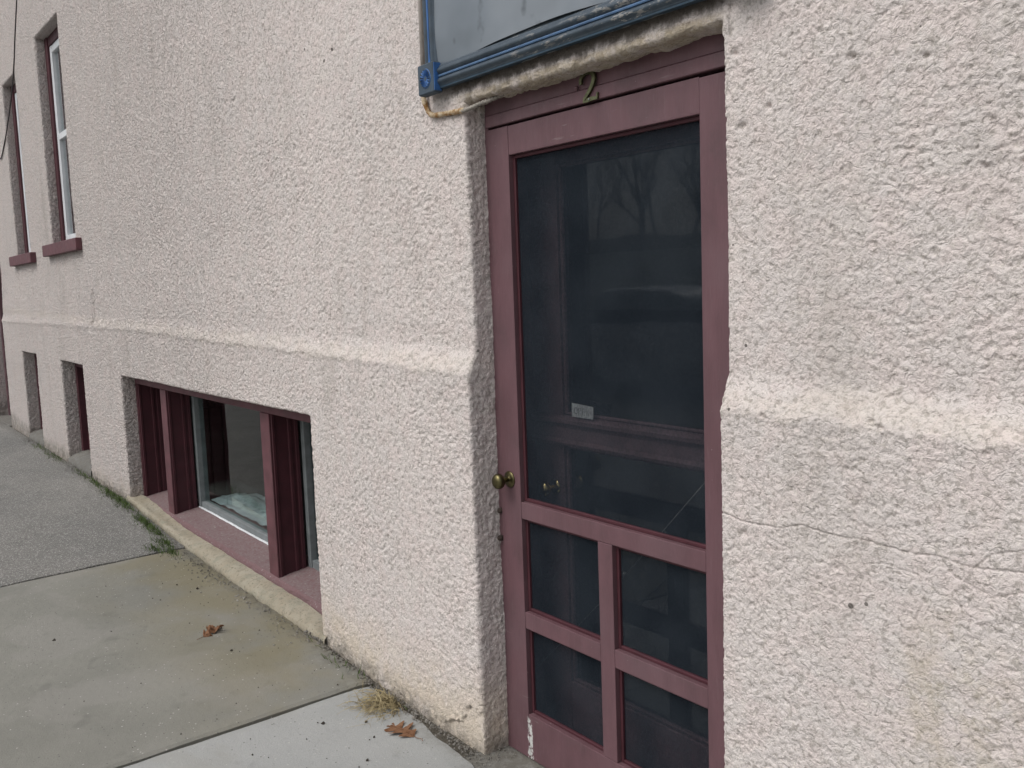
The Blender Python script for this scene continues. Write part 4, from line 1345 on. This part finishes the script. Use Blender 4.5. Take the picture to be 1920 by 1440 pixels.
def grit(name, spots, mat, label):
    V, F = [], []
    for (p, r) in spots:
        b0 = len(V)
        ax = [Vector((1, 0, 0)), Vector((-1, 0, 0)), Vector((0, 1, 0)), Vector((0, -1, 0)), Vector((0, 0, 1)), Vector((0, 0, -1))]
        M3 = Matrix.Rotation(rnd.uniform(0, 6.28), 3, Vector((rnd.random() + .01, rnd.random(), rnd.random())).normalized())
        for a in ax:
            V.append(Vector(p) + (M3 @ (a * r * rnd.uniform(.6, 1.25))))
        for f in ((0, 2, 4), (2, 1, 4), (1, 3, 4), (3, 0, 4), (2, 0, 5), (1, 2, 5), (3, 1, 5), (0, 3, 5)):
            F.append(tuple(b0 + i for i in f))
    o = obj(name, mesh_from(name, V, F), mat)
    return tag(o, label, "grit", kind="stuff")
gs, ds = [], []
for i in range(620):
    x = rnd.uniform(-3.75, -2.45); y = -.118 - abs(rnd.gauss(0, .020))
    gs.append(((x, y, gzy(x, y) - .010 + rnd.uniform(0, .012)), rnd.uniform(.0015, .0065) * (1.5 if rnd.random() < .1 else 1)))
for i in range(900):
    x = -5.4 + rnd.uniform(-4.5, 1.8); y = -.135 - abs(rnd.gauss(0, .06))
    gs.append(((x, y, gzy(x, y) + .003), rnd.uniform(.0015, .006)))
for i in range(150):
    x = rnd.uniform(-2.5, -2.36); y = rnd.uniform(-.16, -.01)
    gs.append(((x, y, -.012), rnd.uniform(.001, .004)))
grit("gravel", gs, M_GRAVEL, "grit and small stones gathered in the joint at the wall foot")
for i in range(110):
    x = rnd.uniform(-5.2, -2.1); y = -.2 - abs(rnd.gauss(0, .45))
    if y < -1.9: continue
    ds.append(((x, y, gzy(x, y) + .002), rnd.choice([.0015, .002, .0025, .003, .004])))
for (x, y, r) in ((-2.86, -.30, .007), (-2.75, -.33, .005), (-4.62, -.30, .010), (-4.75, -.36, .007), (-3.75, -.45, .007), (-2.63, -.42, .006), (-4.4, -1.0, .010), (-2.95, -.42, .008)):
    ds.append(((x, y, gzy(x, y) + .003), r))
grit("debris", ds, M_CRUMB, "dark crumbs and bits scattered over the pavement slabs")

# ------------------------------------------------------------------ across the street (seen only as reflections)
hl = []
def bank_z(x, y):
    t = float(sstep(22.0, 60.0, -y))
    return gz(x) - .15 + t * (4.6 + 1.2 * gn1(x * .05, y * .05, 0)) + .3 * gn1(x * .4, y * .4, 1) * t
ground_strip("hill", [-140 + 4 * i for i in range(62)], -120, -9.6, bank_z, M_HILL, ny=40)
tag(bpy.data.objects["hill"], "grassy winter bank across the road", "hill")

def bare_tree(loc, h, seed, label):
    rn = random.Random(seed)
    root = empty("bare_tree", loc)
    V, F = [], []
    def limb(p, d, L, r, depth):
        n = 4; seg = 6 if depth < 2 else 4
        pts = [p]
        for k in range(n):
            d = (d + Vector((rn.uniform(-.16, .16), rn.uniform(-.16, .16), rn.uniform(-.04, .12)))).normalized()
            pts.append(pts[-1] + d * (L / n))
        b0 = len(V)
        for i, q in enumerate(pts):
            a = d.cross(Vector((.3, .5, .2))).normalized(); b = d.cross(a)
            rr = r * (1 - .5 * i / n)
            for s in range(seg):
                th = 2 * math.pi * s / seg
                V.append(q + (a * math.cos(th) + b * math.sin(th)) * rr)
        for i in range(n):
            for s in range(seg):
                s2 = (s + 1) % seg
                F.append((b0 + i * seg + s, b0 + i * seg + s2, b0 + (i + 1) * seg + s2, b0 + (i + 1) * seg + s))
        if depth < 4:
            for c in range(3 if depth else 5):
                q = pts[rn.randint(2, n)]
                nd = (d + Vector((rn.uniform(-1, 1), rn.uniform(-1, 1), rn.uniform(-.1, .7)))).normalized()
                limb(q, nd, L * rn.uniform(.5, .75), r * .5, depth + 1)
    limb(Vector(loc), Vector((0, 0, 1)), h * .45, h * .014, 0)
    obj("trunk", mesh_from("trunk", V, F, True), M_BARK, root)
    tag(root, label, "tree", "bare trees on the bank across the road")
rt = random.Random(21)
tspots = []
for i in range(18):
    y = -rt.uniform(38, 62)
    tspots.append((1.05 * y + rt.uniform(-14, 14), y, rt.uniform(8, 12)))
for i, (x, y, h) in enumerate(tspots):
    bare_tree((x, y, bank_z(x, y) - .1), h, 40 + i, "leafless tree on the bank across the road, seen only in reflections")

# pale car parked across the road
car = empty("parked_car", (-8.4, -7.2, gzy(-8.4, -2.1) - .14))
tag(car, "pale car parked across the road, mirrored faintly in the door glass", "car")
CZ = gzy(-8.4, -2.1) - .14
def car_loft(name, st, mat, parent):
    """stations (x, [(y, z)...]) joined into a closed hull"""
    V, F = [], []
    n = len(st[0][1])
    for (x, ring) in st:
        for (y, z) in ring: V.append((-8.4 + x, -7.2 + y, CZ + z))
    for i in range(len(st) - 1):
        for k in range(n):
            k2 = (k + 1) % n
            F.append((i * n + k, i * n + k2, (i + 1) * n + k2, (i + 1) * n + k))
    F.append(tuple(range(n))); F.append(tuple((len(st) - 1) * n + k for k in range(n)))
    me = mesh_from(name, V, F, True)
    bm = bmesh.new(); bm.from_mesh(me); bmesh.ops.recalc_face_normals(bm, faces=bm.faces); bm.to_mesh(me); bm.free()
    return obj(name, me, mat, parent)
def ring(w, zl, zu, round_=.75):
    return [(-w, zl), (-w * 1.02, (zl + zu) * .5), (-w * .97, zu - .05), (-w * round_, zu), (w * round_, zu), (w * .97, zu - .05), (w * 1.02, (zl + zu) * .5), (w, zl)]
car_loft("body", [(-2.2, ring(.70, .35, .62)), (-2.1, ring(.80, .22, .78)), (-1.6, ring(.86, .2, .90)), (-.8, ring(.88, .2, .95)), (.4, ring(.88, .2, .95)), (1.1, ring(.87, .2, .93)), (1.8, ring(.82, .2, .80)), (2.12, ring(.76, .24, .66)), (2.2, ring(.66, .32, .55))], M_CARPAINT, car)
def rg2(w, zl, zu): return [(-w * 1.12, zl), (-w, zu - .04), (-w * .8, zu), (w * .8, zu), (w, zu - .04), (w * 1.12, zl)]
car_loft("cabin_glass", [(-1.75, rg2(.62, .88, .93)), (-1.15, rg2(.60, .9, 1.30)), (-.5, rg2(.62, .9, 1.40)), (.15, rg2(.62, .9, 1.38)), (.62, rg2(.60, .9, 1.22)), (1.15, rg2(.62, .88, .94))], M_CARGLASS, car)
car_loft("roof", [(-1.2, rg2(.56, 1.27, 1.315)), (-.5, rg2(.58, 1.38, 1.43)), (.15, rg2(.58, 1.36, 1.41)), (.5, rg2(.55, 1.24, 1.29))], M_CARPAINT, car)
for (wx, wy) in ((-1.35, -.80), (1.38, -.80), (-1.35, .80), (1.38, .80)):
    wh = empty("wheel", (-8.4 + wx, -7.2 + wy, CZ + .31), car)
    lathe("tyre", [(.20, -.10), (.29, -.10), (.315, -.07), (.315, .07), (.29, .10), (.20, .10)], (-8.4 + wx, -7.2 + wy, CZ + .31), M_TYRE, wh, 24)
    lathe("rim", [(.20, -.085), (.195, .085), (.05, .10)], (-8.4 + wx, -7.2 + wy, CZ + .31), M_STEEL, wh, 20)
for s_ in (-.55, .55):
    lathe("headlight", [(.09, .0), (.08, .03), (.02, .05)], (-8.4 + 2.1, -7.2 + s_, CZ + .62), M_WHITEV, car, 14)
